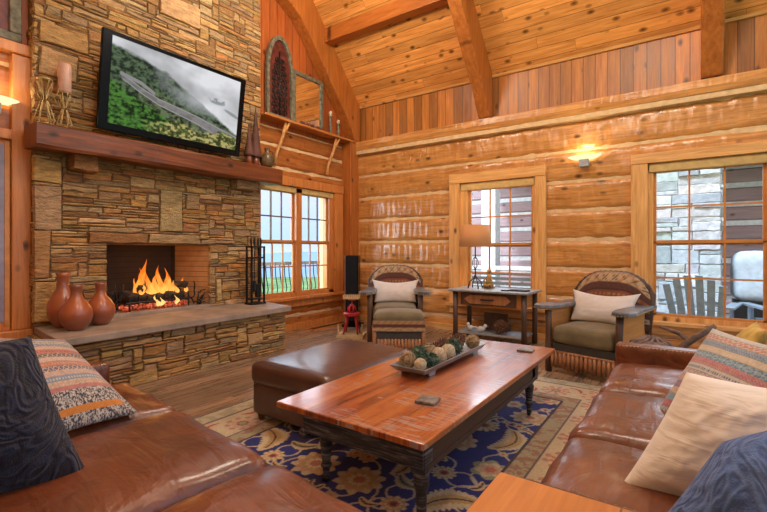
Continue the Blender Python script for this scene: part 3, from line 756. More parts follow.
# television
W, Hh = 2, 2
tv = thing('television', 'large black flat television showing a misty mountain road', 'television', (-4.72, 2.70, 2.44))
tv.rotation_euler = (0, R(8), 0)
# local: screen faces +x, width along y, height along z
mb = MB(); tw = 1.64/2; th = .955
mb.box(-.045, 0, -tw, tw, 0, th); mb.box(-.09, -.045, -.4, .4, .2, .7); mb.build('housing', M['black'], tv, bevel=.006)
mb = MB(); mb.box(-.24, -.09, -.16, .16, .35, .55); mb.build('wall_mount', M['iron'], tv)
nx, nz = 340, 190; sw = .085; sh = .055
ys = np.linspace(-tw+sw, tw-sw*.9, nx); zs = np.linspace(sh*1.3, th-sh*.8, nz)
YY, ZZ = np.meshgrid(ys, zs); u = (YY-ys[0])/(ys[-1]-ys[0]); v = (ZZ-zs[0])/(zs[-1]-zs[0])
n1 = fbm(u*4, v*3, 3); n2 = fbm(u*18, v*14, 9); n3 = fbm(u*45, v*34, 21)
n0 = fbm(u*2.2+5, v*3.2, 33)
cl = np.clip(.30+.75*n1*n0*1.9+.25*(u-.3), 0, .95); img = np.stack([cl, cl*1.01, cl*1.05], -1)*.85
sg = lambda e: np.clip(e*26, 0, 1)
slope = .93-.36*u-.55*np.clip(u-.38, 0, 1)+.05*(n2-.5)           # wooded slope, sinking into fog to the right
f1 = sg(slope-v); n3 = np.clip((n3-.5)*3.2+.5, 0, 1); tex = (.25+1.5*n3)[..., None]
img = img*(1-f1[..., None])+f1[..., None]*np.array((.055, .085, .045))*tex
fogm = np.clip((u-.30)*3.2+(n1-.5)*1.6, 0, 1)*sg(slope-v)*np.clip((v-.42+.1*u)*5, 0, 1); img = mixc(img, fogm*.92, (.50, .52, .55))
p1 = np.clip(1-np.hypot((u-.80)/.10, (v-.62)/.05), 0, 1); img = mixc(img, np.clip(p1*3, 0, 1)*(n2 > .47)*.7, (.16, .19, .19))
p2 = np.clip(1-np.hypot((u-.94)/.09, (v-.50+.5*(u-.94))/.03), 0, 1); img = mixc(img, np.clip(p2*3, 0, 1)*(n2 > .45)*.7, (.16, .19, .19))
verge = sg(.60-.46*(u-.15)+.04*(n2-.5)-v)*sg(u-.15); img = img*(1-verge[..., None])+verge[..., None]*np.array((.075, .10, .05))*tex
haze = verge*np.clip((u-.62)*3, 0, .6); img = mixc(img, haze, (.30, .32, .32))
rc = np.interp(u.ravel(), [0, .09, .2, .33, .5, .63, .8, 1.], [.60, .56, .47, .39, .335, .29, .21, .12]).reshape(u.shape); rwid = .028+.05*np.clip(u-.05, 0, 1)
road = (np.abs(v-rc) < rwid)*(u > .07); img = mixc(img, road*1., (.17, .16, .16)); img = mixc(img, road*np.clip((n2-.45)*4, 0, .6), (.28, .27, .27)); img = mixc(img, ((np.abs(v-rc-rwid*.85) < .006) | (np.abs(v-rc+rwid*.8) < .006))*(u > .08)*1., (.34, .33, .33))
rc2 = .60-.35*(u-.08)-.5*np.clip(u-.2, 0, 1); img = mixc(img, ((np.abs(v-rc2) < .022)*(u > .06)*(u < .30))*1., (.27, .26, .26))
fg = sg(np.minimum(rc-rwid-.01, .52-.75*u+.30*np.clip(u-.35, 0, 1))+.07*(n2-.5)-v); fg = np.maximum(fg, sg(.17+.10*(n2-.5)+.05*np.sin(u*16)-v))
img = img*(1-fg[..., None])+fg[..., None]*np.array((.045, .125, .02))*(.15+1.6*n3)[..., None]
yb = sg(.19+.10*(n2-.5)+.04*np.sin(u*16)-.06*np.clip(u-.6, 0, 1)-v)*np.clip((u-.22)*6, 0, 1); img = img*(1-yb[..., None])+yb[..., None]*np.array((.13, .16, .045))*(.3+1.4*n3)[..., None]
img = mixc(img, yb*np.clip((n3-.62)*8, 0, 1), (.48, .40, .16))
mb = MB(); mb.v = [Vector((.002, a, b)) for a, b in zip(YY.ravel(), ZZ.ravel())]
mb.f = [(j*nx+i, j*nx+i+1, (j+1)*nx+i+1, (j+1)*nx+i) for j in range(nz-1) for i in range(nx-1)]; mb.mi = [0]*len(mb.f); mb.c = [tuple(x) for x in img.reshape(-1, 3)]
mb.build('screen', M['screen'], tv, fix=False)

# things on the mantel
def wire_holder(x, y, H, w, lab, candle):
    t_ = thing('wire_candle_holder', lab, 'candle holder', (x, y, 2.385), group='gold wire candle holders on the mantel'); mb = MB()
    for k in range(6):
        a = 2*PI*k/6+.3; c, s_ = math.cos(a), math.sin(a)
        pts = [(c*w*q, s_*w*q, H*h_) for q, h_ in ((.75, 0), (.95, .12), (.55, .36), (.22, .58), (.35, .74), (.62, .88), (.72, .97))]
        mb.tube(pts, .0055, 6)
        mb.tube([(c*w*.3, s_*w*.3, H*.5), (c*w*1.1, s_*w*1.1, H*.68), (c*w*1.35, s_*w*1.35, H*.86)], [.0055, .0045, .003], 5)
    mb.lathe([(w*.8, 0), (w*.8, .01), (0, .012)], n=16); mb.lathe([(0, H*.93), (w*.75, H*.94), (w*.8, H*.98)], n=16)
    mb.build('wire_frame', M['gold'], t_, smooth=True)
    if candle: MB().lathe([(.05, H*.98), (.053, H*1.0), (.052, H+.25), (.045, H+.262), (0, H+.255)], n=20).build('candle', M['candle_pink'], t_, smooth=True)
wire_holder(-4.78, 1.475, .42, .08, 'gold wire candle holder without a candle, left end of mantel', False)
wire_holder(-4.78, 1.63, .34, .06, 'gold wire candle holder with a thick pink candle', True)
for (x, y, H, r, lab) in ((-4.76, 3.70, .55, .07, 'shorter dark cone tree beside the television'), (-4.79, 3.83, .80, .085, 'taller dark cone tree at the right of the mantel')):
    t_ = thing('cone_tree', lab, 'ornament', (x, y, 2.383), group='cone trees on the mantel')
    MB().lathe([(r*.55, 0), (r*.6, .10), (r*.5, .11)], n=16).build('cone_base', M['terra'], t_, smooth=True)
    MB().lathe([(r, .11), (r*.95, .13), (r*.5, H*.55), (.006, H-.01), (0, H)], n=20).build('cone_body', M['rust'], t_, smooth=True)
jg = thing('stoneware_jug', 'squat brown stoneware jug at the right end of the mantel', 'jug', (-4.76, 4.0, 2.383))
MB().lathe([(.05, 0), (.085, .03), (.10, .09), (.09, .15), (.05, .19), (.035, .21), (.035, .25), (.045, .26), (.03, .255)], n=24).build('jug_body', M['jug'], jg, smooth=True)
MB().tube([(0, .04, .24), (0, .09, .23), (0, .10, .19), (0, .075, .16)], .009, 6).build('handle', M['jug'], jg, smooth=True)

# wall shelf and its things
SO = (XF, 5.0, 3.18); sf = thing('wall_shelf', 'long pine wall shelf on branch brackets above the window', 'shelf', SO)
mb = MB(SO); mb.box(XF+.016, -4.90, 4.08, 6.13, 3.165, 3.20); mb.build('shelf_board', M['shelfw'], sf, bevel=.006)
for y0 in (4.52, 5.66):
    mb = MB(SO); mb.tube([(-4.96, y0, 3.165), (-5.0, y0-.02, 2.95), (-5.06, y0-.09, 2.7), (-5.07, y0-.11, 2.53)], [.022, .026, .024, .03], 8); mb.tube([(-4.93, y0+.05, 3.16), (-4.99, y0, 3.0)], [.018, .022], 8)
    mb.build('bracket', M['branch'], sf, smooth=True)
aw = thing('arched_panel', 'pointed arch frame with dark pierced scrollwork on the shelf', 'wall decor', (-5.02, 4.47, 3.201)); AO = (-5.02, 4.47, 3.201)
def gothic(w, h, n=10, y0=4.47):
    sp = h*.58; pts = [(y0-w, 3.201)]
    for i in range(n+1):
        t_ = i/n; pts.append((y0-w+w*(1-math.cos(t_*PI/2)), 3.201+sp+(h-sp)*math.sin(t_*PI/2)))
    pts += [(2*y0-a, b) for a, b in pts[::-1][1:]]
    return pts
mb = MB(AO); po = gothic(.255, 1.25); pi_ = gothic(.208, 1.185); pi_ = [(a, max(b, 3.26)) for a, b in pi_]
N = len(po); vs = [(x, a, b) for x in (-5.06, -5.01) for a, b in po]+[(x, a, b) for x in (-5.06, -5.01) for a, b in pi_]
fs = []
for i in range(N):
    j = (i+1) % N
    fs += [(N+i, N+j, 3*N+j, 3*N+i), (i, j, N+j, N+i), (2*N+i, 3*N+i, 3*N+j, 2*N+j), (i, 2*N+i, 2*N+j, j)]
mb.add(vs, fs).build('arch_frame', M['teal'], aw)
MB(AO).prism(pi_, 'x', -5.055, -5.045).build('backing', M['redglass'], aw)
mb = MB(AO)
for k in range(9):
    z = 3.32+k*.095; w = .15 if z < 3.85 else .15*(1-(z-3.85)/.45)
    for s_ in (-1, 1):
        for q in range(2): 
            c = (4.47+s_*(w*.3+q*w*.45)); pts = [( -5.035, c+.035*math.cos(a)*(1-a/12), z+.045*math.sin(a)*(1-a/12)) for a in np.linspace(0, 7, 12)]
            mb.tube(pts, .008, 5)
mb.tube([(-5.035, 4.47, 3.25), (-5.035, 4.47, 4.22)], .012, 6)
for s_ in (-.09, .09): mb.tube([(-5.035, 4.47+s_, 3.25), (-5.035, 4.47+s_, 3.98)], .008, 6)
mb.build('scrollwork', M['iron'], aw, smooth=True)
mr = thing('framed_mirror', 'mirror in a weathered grey frame leaning on the wall shelf', 'mirror', (-5.03, 5.08, 3.201)); MO = (-5.03, 5.08, 3.201)
mb = MB(MO); y0, y1, z0, z1 = 4.74, 5.42, 3.201, 4.06; fw = .06
mb.box(-5.08, -5.03, y0, y0+fw, z0, z1); mb.box(-5.08, -5.03, y1-fw, y1, z0, z1); mb.box(-5.08, -5.03, y0+fw, y1-fw, z1-fw, z1); mb.box(-5.08, -5.03, y0+fw, y1-fw, z0, z0+fw)
mb.build('mirror_frame', M['teal'], mr, bevel=.008); MB(MO).box(-5.07, -5.055, y0+fw, y1-fw, z0+fw, z1-fw).build('mirror_glass', M['mirror'], mr)
for (y, H, lab) in ((5.56, .40, 'taller wooden candlestick, nearer the mirror on the shelf'), (5.76, .30, 'shorter wooden candlestick at the right of the shelf')):
    t_ = thing('candlestick', lab, 'candlestick', (-5.0, y, 3.201), group='candlesticks on the wall shelf')
    MB().lathe([(.045, 0), (.045, .02), (.02, .05), (.03, H*.4), (.018, H*.5), (.03, H*.65), (.02, H*.75), (.038, H*.78), (.03, H*.78)], n=14).build('stem', M['teal'], t_, smooth=True)
    MB().lathe([(.028, H*.78), (.028, H), (0, H)], n=14).build('candle', M['candle'], t_, smooth=True)
r_ = random.Random(2)
for i, y in enumerate((4.86, 4.97, 5.08, 5.2, 5.31)):
    mb = MB((-4.96, y, 3.201)); mb.ball((-4.96, y, 3.201+.032), .034, 10, .35, (1.1, 1.3, .9), 9)
    o = mb.build('pinecone', M['cone'] if i % 2 else M['rust']); o.location = (-4.96, y, 3.201); tag(o, 'small dark pinecone lying on the shelf before the mirror', 'pinecone', 'pinecones on the wall shelf')

# framed picture at the top left edge
pf = thing('framed_picture', 'grey green framed picture above the ledge left of the chimney', 'picture', (-5.05, 1.15, 3.2)); PO = (-5.05, 1.15, 3.2)
mb = MB(PO); mb.box(XF+.02, XF+.07, .7, 1.39, 3.16, 3.24); mb.box(XF+.02, XF+.07, 1.30, 1.39, 3.24, 4.2); mb.box(XF+.02, XF+.07, .7, .79, 3.24, 4.2); mb.box(XF+.02, XF+.07, .79, 1.3, 4.12, 4.2); mb.build('picture_frame', M['teal'], pf, bevel=.01)
MB(PO).box(XF+.02, XF+.04, .79, 1.30, 3.24, 4.12).build('picture_panel', M['redglass'], pf)

# sconces
def sconce(x, y, z, ang, lab):
    t_ = thing('wall_sconce', lab, 'wall lamp', (x, y, z), ang, 'glass bowl wall sconces')
    n = 20; vs = []; fs = []   # half bowl opening upward, against wall at local y=0, bulging to -y
    m = 7
    for i in range(m+1):
        f = i/m
        for k in range(n+1):
            a = PI*k/n
            vs.append((-.205*f**.6*math.cos(a), -.13*f**.6*math.sin(a), -.045+.05*f**1.8))
    for i in range(m):
        for k in range(n): fs.append((i*(n+1)+k, i*(n+1)+k+1, (i+1)*(n+1)+k+1, (i+1)*(n+1)+k))
    o = MB().add(vs, fs).build('glass_bowl', M['glow'], t_, smooth=True, fix=False); o.modifiers.new('s', 'SOLIDIFY').thickness = .005
    MB().box(-.06, .06, -.07, 0, -.14, -.04).build('metal_bracket', M['galv'], t_, bevel=.01)
    L = bpy.data.lights.new('sconce_bulb', 'POINT'); L.energy = 4; L.color = (1, .78, .48); L.shadow_soft_size = .05
    lo = bpy.data.objects.new('sconce_bulb', L); C.objects.link(lo); lo.parent = t_; lo.location = (0, -.10, .06)
sconce(-1.13, YB-.06, 2.47, 0, 'lit glass bowl sconce on log wall between the two windows')
sconce(XF+.06, 1.17, 2.60, R(90), 'lit glass bowl sconce at the left edge beside the chimney')

# cushion corners (metres): bottom-left, bottom-right, top-right, top-left
PAT0, PAT1, PAT2, PAT3 = (-2.02, .58, .52), (-2.08, 1.0, .50), (-2.58, .88, .80), (-2.42, .47, .90)
NV0, NV1, NV2, NV3 = (-1.80, .24, .47), (-1.69, .65, .47), (-1.88, .54, .95), (-1.97, .20, .95)
CR0, CR1, CR2, CR3 = (-.19, 1.60, .475), (.22, 1.64, .475), (.38, 1.60, .87), (-.01, 1.70, .86)
BL0, BL1, BL2, BL3 = (-.08, 1.45, .475), (.30, 1.20, .475), (.40, 1.42, .96), (.07, 1.47, .74)
KP0, KP1, KP2, KP3 = (-.13, 2.45, .48), (.16, 2.02, .48), (.37, 2.18, .87), (.09, 2.66, .87)
YP0, YP1, YP2, YP3 = (.12, 3.12, .48), (.12, 2.72, .48), (.30, 2.78, .86), (.30, 3.14, .86)

# ------------------------------------------------------------------ rug
RX0, RX1, RY0, RY1 = -2.99, -.23, .55, 4.40; FX0, FX1, FYa, FYb = -2.37, -.87, 1.15, 3.76
rs = .0062; nx = int((RX1-RX0)/rs); ny = int((RY1-RY0)/rs)
gx = np.linspace(RX0, RX1, nx); gy = np.linspace(RY0, RY1, ny); GX, GY = np.meshgrid(gx, gy)
BE = (.50, .42, .27); img = np.zeros((ny, nx, 3)); img[:] = BE
img *= (.85+.3*fbm(GX*6, GY*6, 2))[..., None]
dd = np.minimum(np.minimum(GX-RX0, RX1-GX), np.minimum(GY-RY0, RY1-GY))      # distance from the rug edge
df = np.maximum(np.maximum(FX0-GX, GX-FX1), np.maximum(FYa-GY, GY-FYb))       # distance outside the field
img = mixc(img, (dd < .16)*1., (.30, .27, .17)); img = mixc(img, (dd < .16)*(fbm(GX*22, GY*22, 5) > .52), (.42, .36, .24))
img = mixc(img, ((dd > .16) & (dd < .175))*1., (.05, .04, .06)); img = mixc(img, (dd < .015)*1., (.06, .05, .06))
img = mixc(img, ((df > .02) & (df < .13))*1., (.36, .31, .19)); img = mixc(img, ((df > .02) & (df < .13) & (fbm(GX*26, GY*26, 8) > .53))*1., (.30, .16, .10))
img = mixc(img, ((df > 0) & (df < .02))*1., (.04, .03, .04)); img = mixc(img, ((df > .13) & (df < .142))*1., (.10, .08, .09))
field = df <= 0
img = np.where(field[..., None], np.array((.010, .018, .17))*(.8+.5*fbm(GX*9, GY*9, 4))[..., None], img)
def win(x, y, r):
    i0 = max(0, int((x-r-RX0)/rs)); i1 = min(nx, int((x+r-RX0)/rs)+2); j0 = max(0, int((y-r-RY0)/rs)); j1 = min(ny, int((y+r-RY0)/rs)+2)
    return (slice(j0, j1), slice(i0, i1))
def flower(x, y, r, n, cols, rot=0, asp=1., lob=.28):
    w = win(x, y, r*1.3)
    X_, Y_ = GX[w]-x, GY[w]-y; a = np.arctan2(Y_, X_)-rot; X2 = X_*math.cos(rot)+Y_*math.sin(rot); Y2 = (-X_*math.sin(rot)+Y_*math.cos(rot))*asp
    d = np.hypot(X2, Y2)
    for k, c in enumerate(cols):
        rr = r*(1-k/len(cols)*.92); q = rr*(1-lob+lob*np.abs(np.cos((a+(k % 2)*.3)*n/2)))
        img[w] = mixc(img[w], (d < q)*1., c)
def leaf(x, y, L, wd, rot, col, col2, bend=.5, serr=True):
    w = win(x, y, L*1.2); X_, Y_ = GX[w]-x, GY[w]-y
    X2 = X_*math.cos(rot)+Y_*math.sin(rot); Y2 = -X_*math.sin(rot)+Y_*math.cos(rot); t_ = X2/L
    yc = bend*L*(t_*t_-.3); sh = wd*np.sqrt(np.clip(1-t_*t_, 0, 1))*(1+(.3*np.abs(np.sin(t_*20)) if serr else 0))
    m = (np.abs(t_) < 1) & (np.abs(Y2-yc) < sh); img[w] = mixc(img[w], m*1., col)
    m = (np.abs(t_) < .85) & (np.abs(Y2-yc) < sh*.45); img[w] = mixc(img[w], m*1., col2)
    m = (np.abs(t_) < .85) & (np.abs(Y2-yc) < .006); img[w] = mixc(img[w], m*1., (.06, .03, .04))
def curve(pts, wd, col):
    for (x, y) in pts:
        w = win(x, y, wd*1.5); img[w] = mixc(img[w], (np.hypot(GX[w]-x, GY[w]-y) < wd)*1., col)
CR = (.60, .50, .31); GO = (.50, .33, .13); RO = (.48, .16, .10); PK = (.55, .33, .22); DK = (.16, .04, .04); SG = (.30, .33, .19)
rr_ = random.Random(11); save = img.copy(); mid = (FX0+FX1)/2
pts = []
tries = 0
while len(pts) < 90 and tries < 9000:
    tries += 1; x = rr_.uniform(FX0+.03, mid); y = rr_.uniform(FYa, FYb); r = (.145 if tries < 60 else .11 if tries < 400 else .075 if tries < 2500 else .045)
    if all(math.hypot(x-a, y-b) > (r+c)*1.08 for a, b, c in pts): pts.append((x, y, r))
mir = lambda x: 2*mid-x
for i in range(len(pts)):          # vines first
    x, y, r = pts[i]; near = sorted(pts, key=lambda q: math.hypot(q[0]-x, q[1]-y))[1:3]
    for (a, b, c) in near:
        bx_, by_ = (b-y)*.35, -(a-x)*.35
        cur = [(lerp(x, a, t_)+bx_*math.sin(t_*PI), lerp(y, b, t_)+by_*math.sin(t_*PI)) for t_ in np.linspace(0, 1, 40)]
        curve(cur, .007, (.52, .44, .33)); curve([(mir(u_), v_) for u_, v_ in cur], .007, (.52, .44, .33))
for k, (x, y, r) in enumerate(pts):
    kind = rr_.random(); rot = rr_.uniform(0, 6)
    for s_ in (0, 1):
        xx = x if not s_ else mir(x); ro = rot if not s_ else PI-rot
        if kind < .5: flower(xx, y, r, rr_.choice((8, 10)) if False else (8, 10, 12)[k % 3], (CR, GO, CR, RO, DK) if k % 2 else (CR, PK, GO, CR, RO), ro, 1.+.25*(k % 3 == 0))
        elif kind < .88: leaf(xx, y, r*1.3, r*.5, ro, CR, GO if k % 2 else SG, .5 if s_ else -.5)
        else: flower(xx, y, r*.8, 6, (SG, CR, PK, RO), ro)
# keep field motifs inside the field
img = np.where(field[..., None], img, save)
# border rosettes
bw = (RX1-FX1)
def border(x, y, k):
    flower(x, y, .125, 9, ((.40, .20, .15), (.52, .42, .28), RO if k % 2 else PK, (.52, .40, .26), (.30, .09, .08), SG), k*.7, 1, .3)
k = 0
for y in np.arange(RY0+.35, RY1-.2, .36):
    for x in (RX0+.37, RX1-.37):
        border(x, y, k); leaf(x+(.12 if k % 2 else -.12), y+.18, .09, .03, k*1.3, PK, RO, .6); k += 1
for x in np.arange(RX0+.37, RX1-.2, .33):
    for y in (RY1-.37,): border(x, y, k); leaf(x+.16, y+(.1 if k % 2 else -.1), .09, .03, k*1.1, PK, RO, .6); k += 1
img *= (.9+.2*rng.random((ny, nx)))[..., None]
vs = np.stack([GX, GY, np.full_like(GX, .012)], -1).reshape(-1, 3)
I = np.arange(nx-1); J = np.arange(ny-1)[:, None]; a = (J*nx+I).ravel(); fcs = np.stack([a, a+1, a+nx+1, a+nx], -1)
me = bpy.data.meshes.new('rug'); me.from_pydata([], [], [])
me.vertices.add(len(vs)+8); allv = np.concatenate([vs, [[x, y, z] for z in (.0015, .0118) for x, y in ((RX0, RY0), (RX1, RY0), (RX1, RY1), (RX0, RY1))]])
me.vertices.foreach_set('co', allv.astype(np.float32).ravel())
n0 = len(vs); sf_ = [(n0, n0+1, n0+5, n0+4), (n0+1, n0+2, n0+6, n0+5), (n0+2, n0+3, n0+7, n0+6), (n0+3, n0, n0+4, n0+7)]
fcs = np.concatenate([fcs, np.array(sf_)]); me.loops.add(len(fcs)*4); me.polygons.add(len(fcs))
me.loops.foreach_set('vertex_index', fcs.astype(np.int32).ravel()); me.polygons.foreach_set('loop_start', (np.arange(len(fcs))*4).astype(np.int32)); me.update(calc_edges=True)
cc_ = np.ones((len(allv), 4), np.float32); cc_[:n0, :3] = img.reshape(-1, 3); cc_[n0:, :3] = (.1, .08, .08)
at = me.color_attributes.new('Col', 'FLOAT_COLOR', 'POINT'); at.data.foreach_set('color', cc_.ravel()); me.materials.append(M['rug'])
rug = bpy.data.objects.new('persian_rug', me); C.objects.link(rug); tag(rug, 'large floral rug with navy field and beige border under the coffee table', 'rug')

# ------------------------------------------------------------------ coffee table
TZ = .43; CO = (-1.38, 2.7, .012)
ct = thing('coffee_table', 'long low coffee table with worn red brown plank top on black base', 'coffee table', CO)
mb = MB(CO)
mb.v = []; n = 30
MB(CO).box(-1.84, -.92, 1.605, 3.80, TZ-.032, TZ).build('table_top', M['ttop'], ct, bevel=.006)
mb = MB(CO); mb.box(-1.68, -.95, 1.65, 1.685, .285, TZ-.033).build('end_apron', M['apron'], ct, bevel=.004)
MB(CO).box(-1.68, -.95, 3.39, 3.42, .285, TZ-.033).build('end_apron', M['apron'], ct, bevel=.004)
for x in (-1.68, -.98):
    mb = MB(CO); mb.box(x, x+.03, 1.686, 3.389, .30, TZ-.033); mb.box(x+.004, x+.034, 1.686, 3.389, .272, .298); mb.build('side_apron', M['apron_br'], ct, bevel=.004)
MB(CO).box(-1.70, -1.66, 1.64, 1.70, .25, .30).build('corner_drop', M['apron'], ct, bevel=.006)
def tleg(x, y, sq):
    mb = MB(CO)
    if sq: mb.box(x-.038, x+.038, y-.038, y+.038, .26, TZ-.034); mb.lathe([(.036, .26), (.036, .20), (.026, .17), (.022, .06), (.028, .05), (.02, .035)], (x, y, 0), 16)
    else: mb.box(x-.035, x+.035, y-.035, y+.035, .27, TZ-.034); mb.lathe([(.034, .27), (.026, .255), (.036, .235), (.030, .20), (.022, .12), (.030, .11), (.030, .10), (.020, .09), (.017, .05), (.02, .035)], (x, y, 0), 16)
    l = mb.build('leg', M['apron'], ct, bevel=.004)
    m2 = MB(CO); m2.tube([(x-.009, y, .033), (x+.009, y, .033)], .02, 12); m2.tube([(x, y, .05), (x, y, .036)], .006, 6); m2.build('caster', M['iron'], l)
tleg(-1.59, 1.735, 0); tleg(-.985, 1.70, 1); tleg(-.985, 3.30, 0); tleg(-1.62, 3.30, 0)

def coaster(x, y, r, rot, lab, sx=.055, sy=.055):
    o = MB().box(-sx, sx, -sy, sy, 0, .016).build('coaster', M['coaster'], bevel=.004); o.location = (x, y, r); o.rotation_euler = (0, 0, rot); tag(o, lab, 'coaster', 'slate coasters')
coaster(-1.16, 2.07, TZ+.001, .15, 'square slate coaster at the near end of the coffee table')
coaster(-1.09, 3.56, TZ+.001, .1, 'slate coaster at the far end of the coffee table', .06, .05)

TO = (-1.485, 2.87, TZ+.001); tr_ = thing('metal_tray', 'long galvanised footed tray of moss and twig balls', 'tray', TO)
mb = MB(TO); x0, x1, y0, y1, zb, zt = -1.585, -1.375, 2.41, 3.34, .458, .50
def ring(a, b, z): return [(x0-a, y0-b, z), (x1+a, y0-b, z), (x1+a, y1+b, z), (x0-a, y1+b, z)]
v_ = ring(0, 0, zb)+ring(.03, .045, zt)+ring(.022, .037, zt)+ring(-.004, -.004, zb+.006)
f_ = [(3, 2, 1, 0)]
for q in range(3):
    for i in range(4): f_.append((q*4+i, q*4+(i+1) % 4, q*4+4+(i+1) % 4, q*4+4+i))
f_.append((12, 13, 14, 15)); mb.add(v_, f_).build('tray_body', M['galv'], tr_)
for y in (2.52, 3.22):
    for x in (-1.585, -1.385): MB(TO).prism([(y-.035, TZ+.001), (y+.035, TZ+.001), (y+.05, zb-.0005), (y-.05, zb-.0005)], 'x', x-.008, x+.008).build('tray_foot', M['galv'], tr_)
def dball(x, y, r, kind, lab, dz=0):
    z = zb+.007+r+dz; mb = MB((x, y, z))
    if kind == 'twig':
        mb.ball((x, y, z), r*.86, 12); r_ = random.Random(int(x*1000))
        for i in range(12):
            ax = Vector((r_.uniform(-1, 1), r_.uniform(-1, 1), r_.uniform(-1, 1))).normalized(); u_ = ax.orthogonal().normalized(); w_ = ax.cross(u_)
            mb.tube([Vector((x, y, z))+(u_*math.cos(a)+w_*math.sin(a))*r*.97 for a in np.linspace(0, 2*PI, 16)], .0045, 5, cap=False)
        m_ = M['twig']; nm = 'twig_ball'
    elif kind == 'moss':
        mb.ball((x, y, z), r*.9, 20, .35, fr=6); r_ = random.Random(int(y*999))
        for i in range(220):
            d = Vector((r_.gauss(0, 1), r_.gauss(0, 1), r_.gauss(0, 1))).normalized(); s_ = d.orthogonal().normalized()*.007; q0 = Vector((x, y, z))+d*r*.78; q1 = q0+d*r*.40+Vector((r_.uniform(-.012, .012), r_.uniform(-.012, .012), 0))
            if q1.z < zb+.01: continue
            mb.add([q0-s_, q0+s_, q1, q0+d.cross(s_)], [(0, 1, 2), (1, 3, 2), (3, 0, 2)])
        m_ = M['green']; nm = 'moss_ball'
    elif kind == 'cream': mb.ball((x, y, z), r, 18, .14, fr=7); m_ = M['creamball']; nm = 'woven_ball'
    else:
        mb.ball((x, y, z), r*.8, 14, sq=(1, 1, 1.1)); r_ = random.Random(int(y*1000))
        for i in range(70):
            th = math.acos(1-2*(i+.5)/70); ph = i*2.399963; d = Vector((math.sin(th)*math.cos(ph), math.sin(th)*math.sin(ph), math.cos(th)))
            c = Vector((x, y, z))+d*r*.8; mb.tube([c-d*.01, c+d*r*.28+Vector((0, 0, .006))], [r*.17, r*.06], 5)
        m_ = M['cone']; nm = 'pinecone_ball'
    o = mb.build(nm, m_, smooth=kind in ('cream',)); o.location = (x, y, z); tag(o, lab, 'decorative ball', 'balls in the metal tray')
dball(-1.535, 2.47, .055, 'twig', 'tan twig ball at the near left end of the tray')
dball(-1.43, 2.455, .042, 'cream', 'small cream ball at the near right end of the tray')
dball(-1.52, 2.60, .062, 'moss', 'big green moss ball next to the near twig ball')
dball(-1.41, 2.56, .050, 'moss', 'green moss ball behind the small cream ball')
dball(-1.53, 2.745, .058, 'twig', 'tan twig ball behind the big moss ball')
dball(-1.42, 2.69, .056, 'cream', 'large cream ball in the middle of the tray')
dball(-1.42, 2.83, .055, 'cream', 'cream ball beside the far moss ball')
dball(-1.54, 2.88, .050, 'cone', 'reddish pinecone ball on the left side of the tray')
dball(-1.44, 2.96, .062, 'moss', 'dark green moss ball in the far half of the tray')
dball(-1.55, 3.01, .052, 'cone', 'brown pinecone ball left of the dark moss ball')
dball(-1.50, 3.13, .060, 'cone', 'large brown pinecone ball near the far end of the tray')
dball(-1.42, 3.26, .055, 'twig', 'brown ball at the far right end of the tray')
dball(-1.54, 3.27, .050, 'cone', 'small pinecone ball at the far left end of the tray')

# ------------------------------------------------------------------ large ottoman
OO = (-2.25, 2.57, .012); ot = thing('leather_ottoman', 'large square brown leather ottoman beside the coffee table', 'ottoman', OO)
def part_rbox(name, mat, parent, off, a, b, c, r, cen, **k):
    sub = k.pop('sub', 0); mb = MB(off); mb.add(*rbox(a, b, c, r, center=cen, **k)); return mb.build(name, mat, parent, smooth=True, fix=False, sub=sub)
part_rbox('ottoman_base', M['leather_o'], ot, OO, .37, .51, .115, .03, (-2.25, 2.57, .175), n=14)
part_rbox('cushion', M['leather_o'], ot, OO, .382, .525, .075, .045, (-2.25, 2.57, .355), n=16, bulge=.03, amp=.006)
mb = MB(OO); zz = .288
mb.tube([(-2.60, 2.07, zz), (-1.90, 2.07, zz), (-1.90, 3.07, zz), (-2.60, 3.07, zz), (-2.60, 2.07, zz)], .012, 6); mb.build('piping', M['leather_o'], ot, smooth=True)
for x in (-2.57, -1.93):
    for y in (2.11, 3.03): MB(OO).lathe([(.02, .013), (.03, .06), (.03, .07)], (x, y, 0), 12).build('foot', M['darkwood'], ot)

